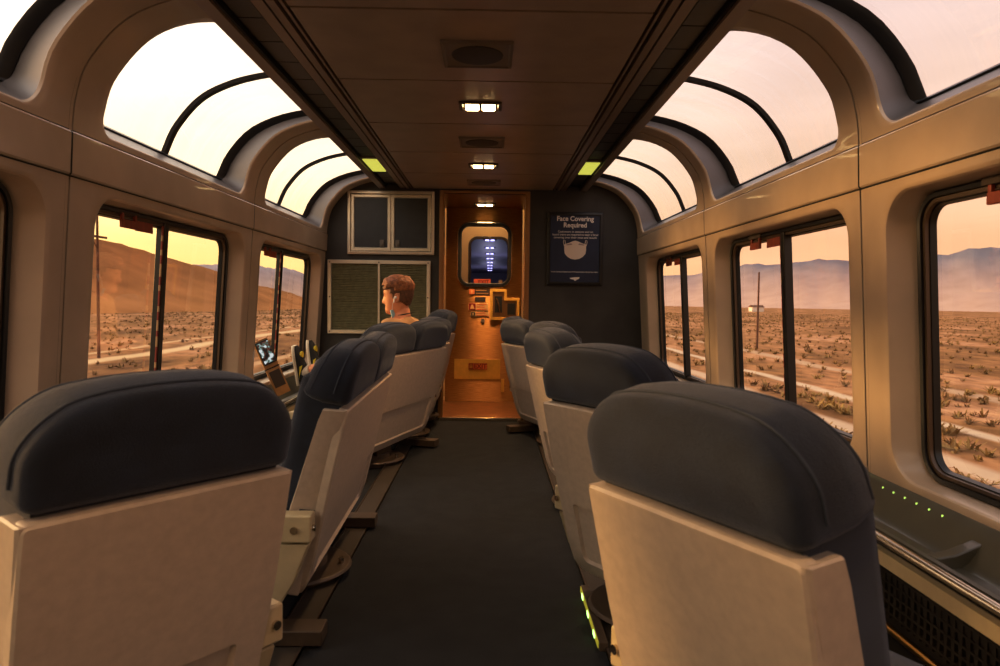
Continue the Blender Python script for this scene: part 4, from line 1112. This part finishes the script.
# ------------------------------------------------------------------ sky
w = bpy.data.worlds.new('World'); scene.world = w; w.use_nodes = True
nt = w.node_tree; nt.nodes.clear()
N = nt.nodes.new; L = nt.links.new
out = N('ShaderNodeOutputWorld'); bg = N('ShaderNodeBackground'); L(bg.outputs[0], out.inputs[0])
tc = N('ShaderNodeTexCoord'); sp = N('ShaderNodeSeparateXYZ'); L(tc.outputs['Generated'], sp.inputs[0])
def ramp(cols):
    r = N('ShaderNodeValToRGB'); e = r.color_ramp.elements
    e[0].position, e[0].color = cols[0][0], c4(cols[0][1]); e[1].position, e[1].color = cols[-1][0], c4(cols[-1][1])
    for p, c in cols[1:-1]: x = e.new(p); x.color = c4(c)
    L(sp.outputs[2], r.inputs[0]); return r
rl = ramp([(0, (1.25, .70, .20)), (.07, (1.45, .95, .36)), (.16, (1.7, 1.35, .80)), (.38, (2.0, 1.75, 1.40)), (.7, (1.9, 1.8, 1.65)), (1, (1.0, .95, .95))])
rr2 = ramp([(0, (1.0, .52, .29)), (.08, (1.02, .56, .33)), (.18, (1.0, .66, .47)), (.40, (.92, .70, .67)), (.7, (.88, .74, .75)), (1, (.8, .7, .7))])
mr = N('ShaderNodeMapRange'); mr.inputs[1].default_value = -.45; mr.inputs[2].default_value = .35; L(sp.outputs[0], mr.inputs[0])
mx = N('ShaderNodeMixRGB'); L(mr.outputs[0], mx.inputs[0]); L(rl.outputs[0], mx.inputs[1]); L(rr2.outputs[0], mx.inputs[2])
mp = N('ShaderNodeMapping'); mp.inputs['Scale'].default_value = (2, 2, 9); L(tc.outputs['Generated'], mp.inputs[0])
n = N('ShaderNodeTexNoise'); n.inputs['Scale'].default_value = 1.6; n.inputs['Detail'].default_value = 6; L(mp.outputs[0], n.inputs['Vector'])
r = N('ShaderNodeMapRange'); r.inputs[1].default_value = .35; r.inputs[2].default_value = .7; r.inputs[3].default_value = .90; r.inputs[4].default_value = 1.08; L(n.outputs['Fac'], r.inputs[0])
vm = N('ShaderNodeVectorMath'); vm.operation = 'SCALE'; L(mx.outputs[0], vm.inputs[0]); L(r.outputs[0], vm.inputs['Scale'])
dt = N('ShaderNodeVectorMath'); dt.operation = 'DOT_PRODUCT'; L(tc.outputs['Generated'], dt.inputs[0]); dt.inputs[1].default_value = Vector((-.93, .30, .13)).normalized()
mxx = N('ShaderNodeMath'); mxx.operation = 'MAXIMUM'; L(dt.outputs['Value'], mxx.inputs[0]); mxx.inputs[1].default_value = 0
pw = N('ShaderNodeMath'); pw.operation = 'POWER'; L(mxx.outputs[0], pw.inputs[0]); pw.inputs[1].default_value = 11
gl = N('ShaderNodeVectorMath'); gl.operation = 'SCALE'; gl.inputs[0].default_value = (4.2, 2.1, .75); L(pw.outputs[0], gl.inputs['Scale'])
ad = N('ShaderNodeVectorMath'); ad.operation = 'ADD'; L(vm.outputs[0], ad.inputs[0]); L(gl.outputs[0], ad.inputs[1])
L(ad.outputs[0], bg.inputs[0]); bg.inputs[1].default_value = 1.0
sun = bpy.data.lights.new('sun', 'SUN'); sun.energy = 3.2; sun.color = (1, .60, .24); sun.angle = R(12)
so = bpy.data.objects.new('sun', sun); col.objects.link(so)
so.rotation_euler = Vector((.93, -.30, -.13)).to_track_quat('-Z', 'Y').to_euler()

# ------------------------------------------------------------------ camera
cam = bpy.data.cameras.new('camera'); co = bpy.data.objects.new('camera', cam); col.objects.link(co)
cam.sensor_width = 36; cam.lens = 36 * 720 / 1000; cam.clip_end = 5000; cam.clip_start = .02
d = Vector((490 - 500, -(300 - 333), -720)).normalized()
u = Vector((math.sin(R(.7)), math.cos(R(.7)), 0)); u = (u - d * u.dot(d)).normalized(); r_ = d.cross(u)
# rows: camera axes in world coordinates
Mx = Matrix(((r_.x, d.x, u.x), (r_.y, d.y, u.y), (r_.z, d.z, u.z)))
co.matrix_world = Matrix.Translation((.07, 0, 1.05)) @ Mx.transposed().to_4x4()
cam.dof.use_dof = True; cam.dof.focus_distance = 4.5; cam.dof.aperture_fstop = 6.3
scene.camera = co
scene.view_settings.view_transform = 'Standard'
scene.view_settings.look = 'None'
scene.view_settings.exposure = .38
scene.view_settings.use_curve_mapping = True
cm = scene.view_settings.curve_mapping
cv = cm.curves[3]
cv.points.new(.10, .082); cv.points.new(.50, .53)
cm.update()
scene.cycles.use_denoising = True
scene.cycles.max_bounces = 10; scene.cycles.diffuse_bounces = 6; scene.cycles.transparent_max_bounces = 16
scene.cycles.sample_clamp_indirect = 6
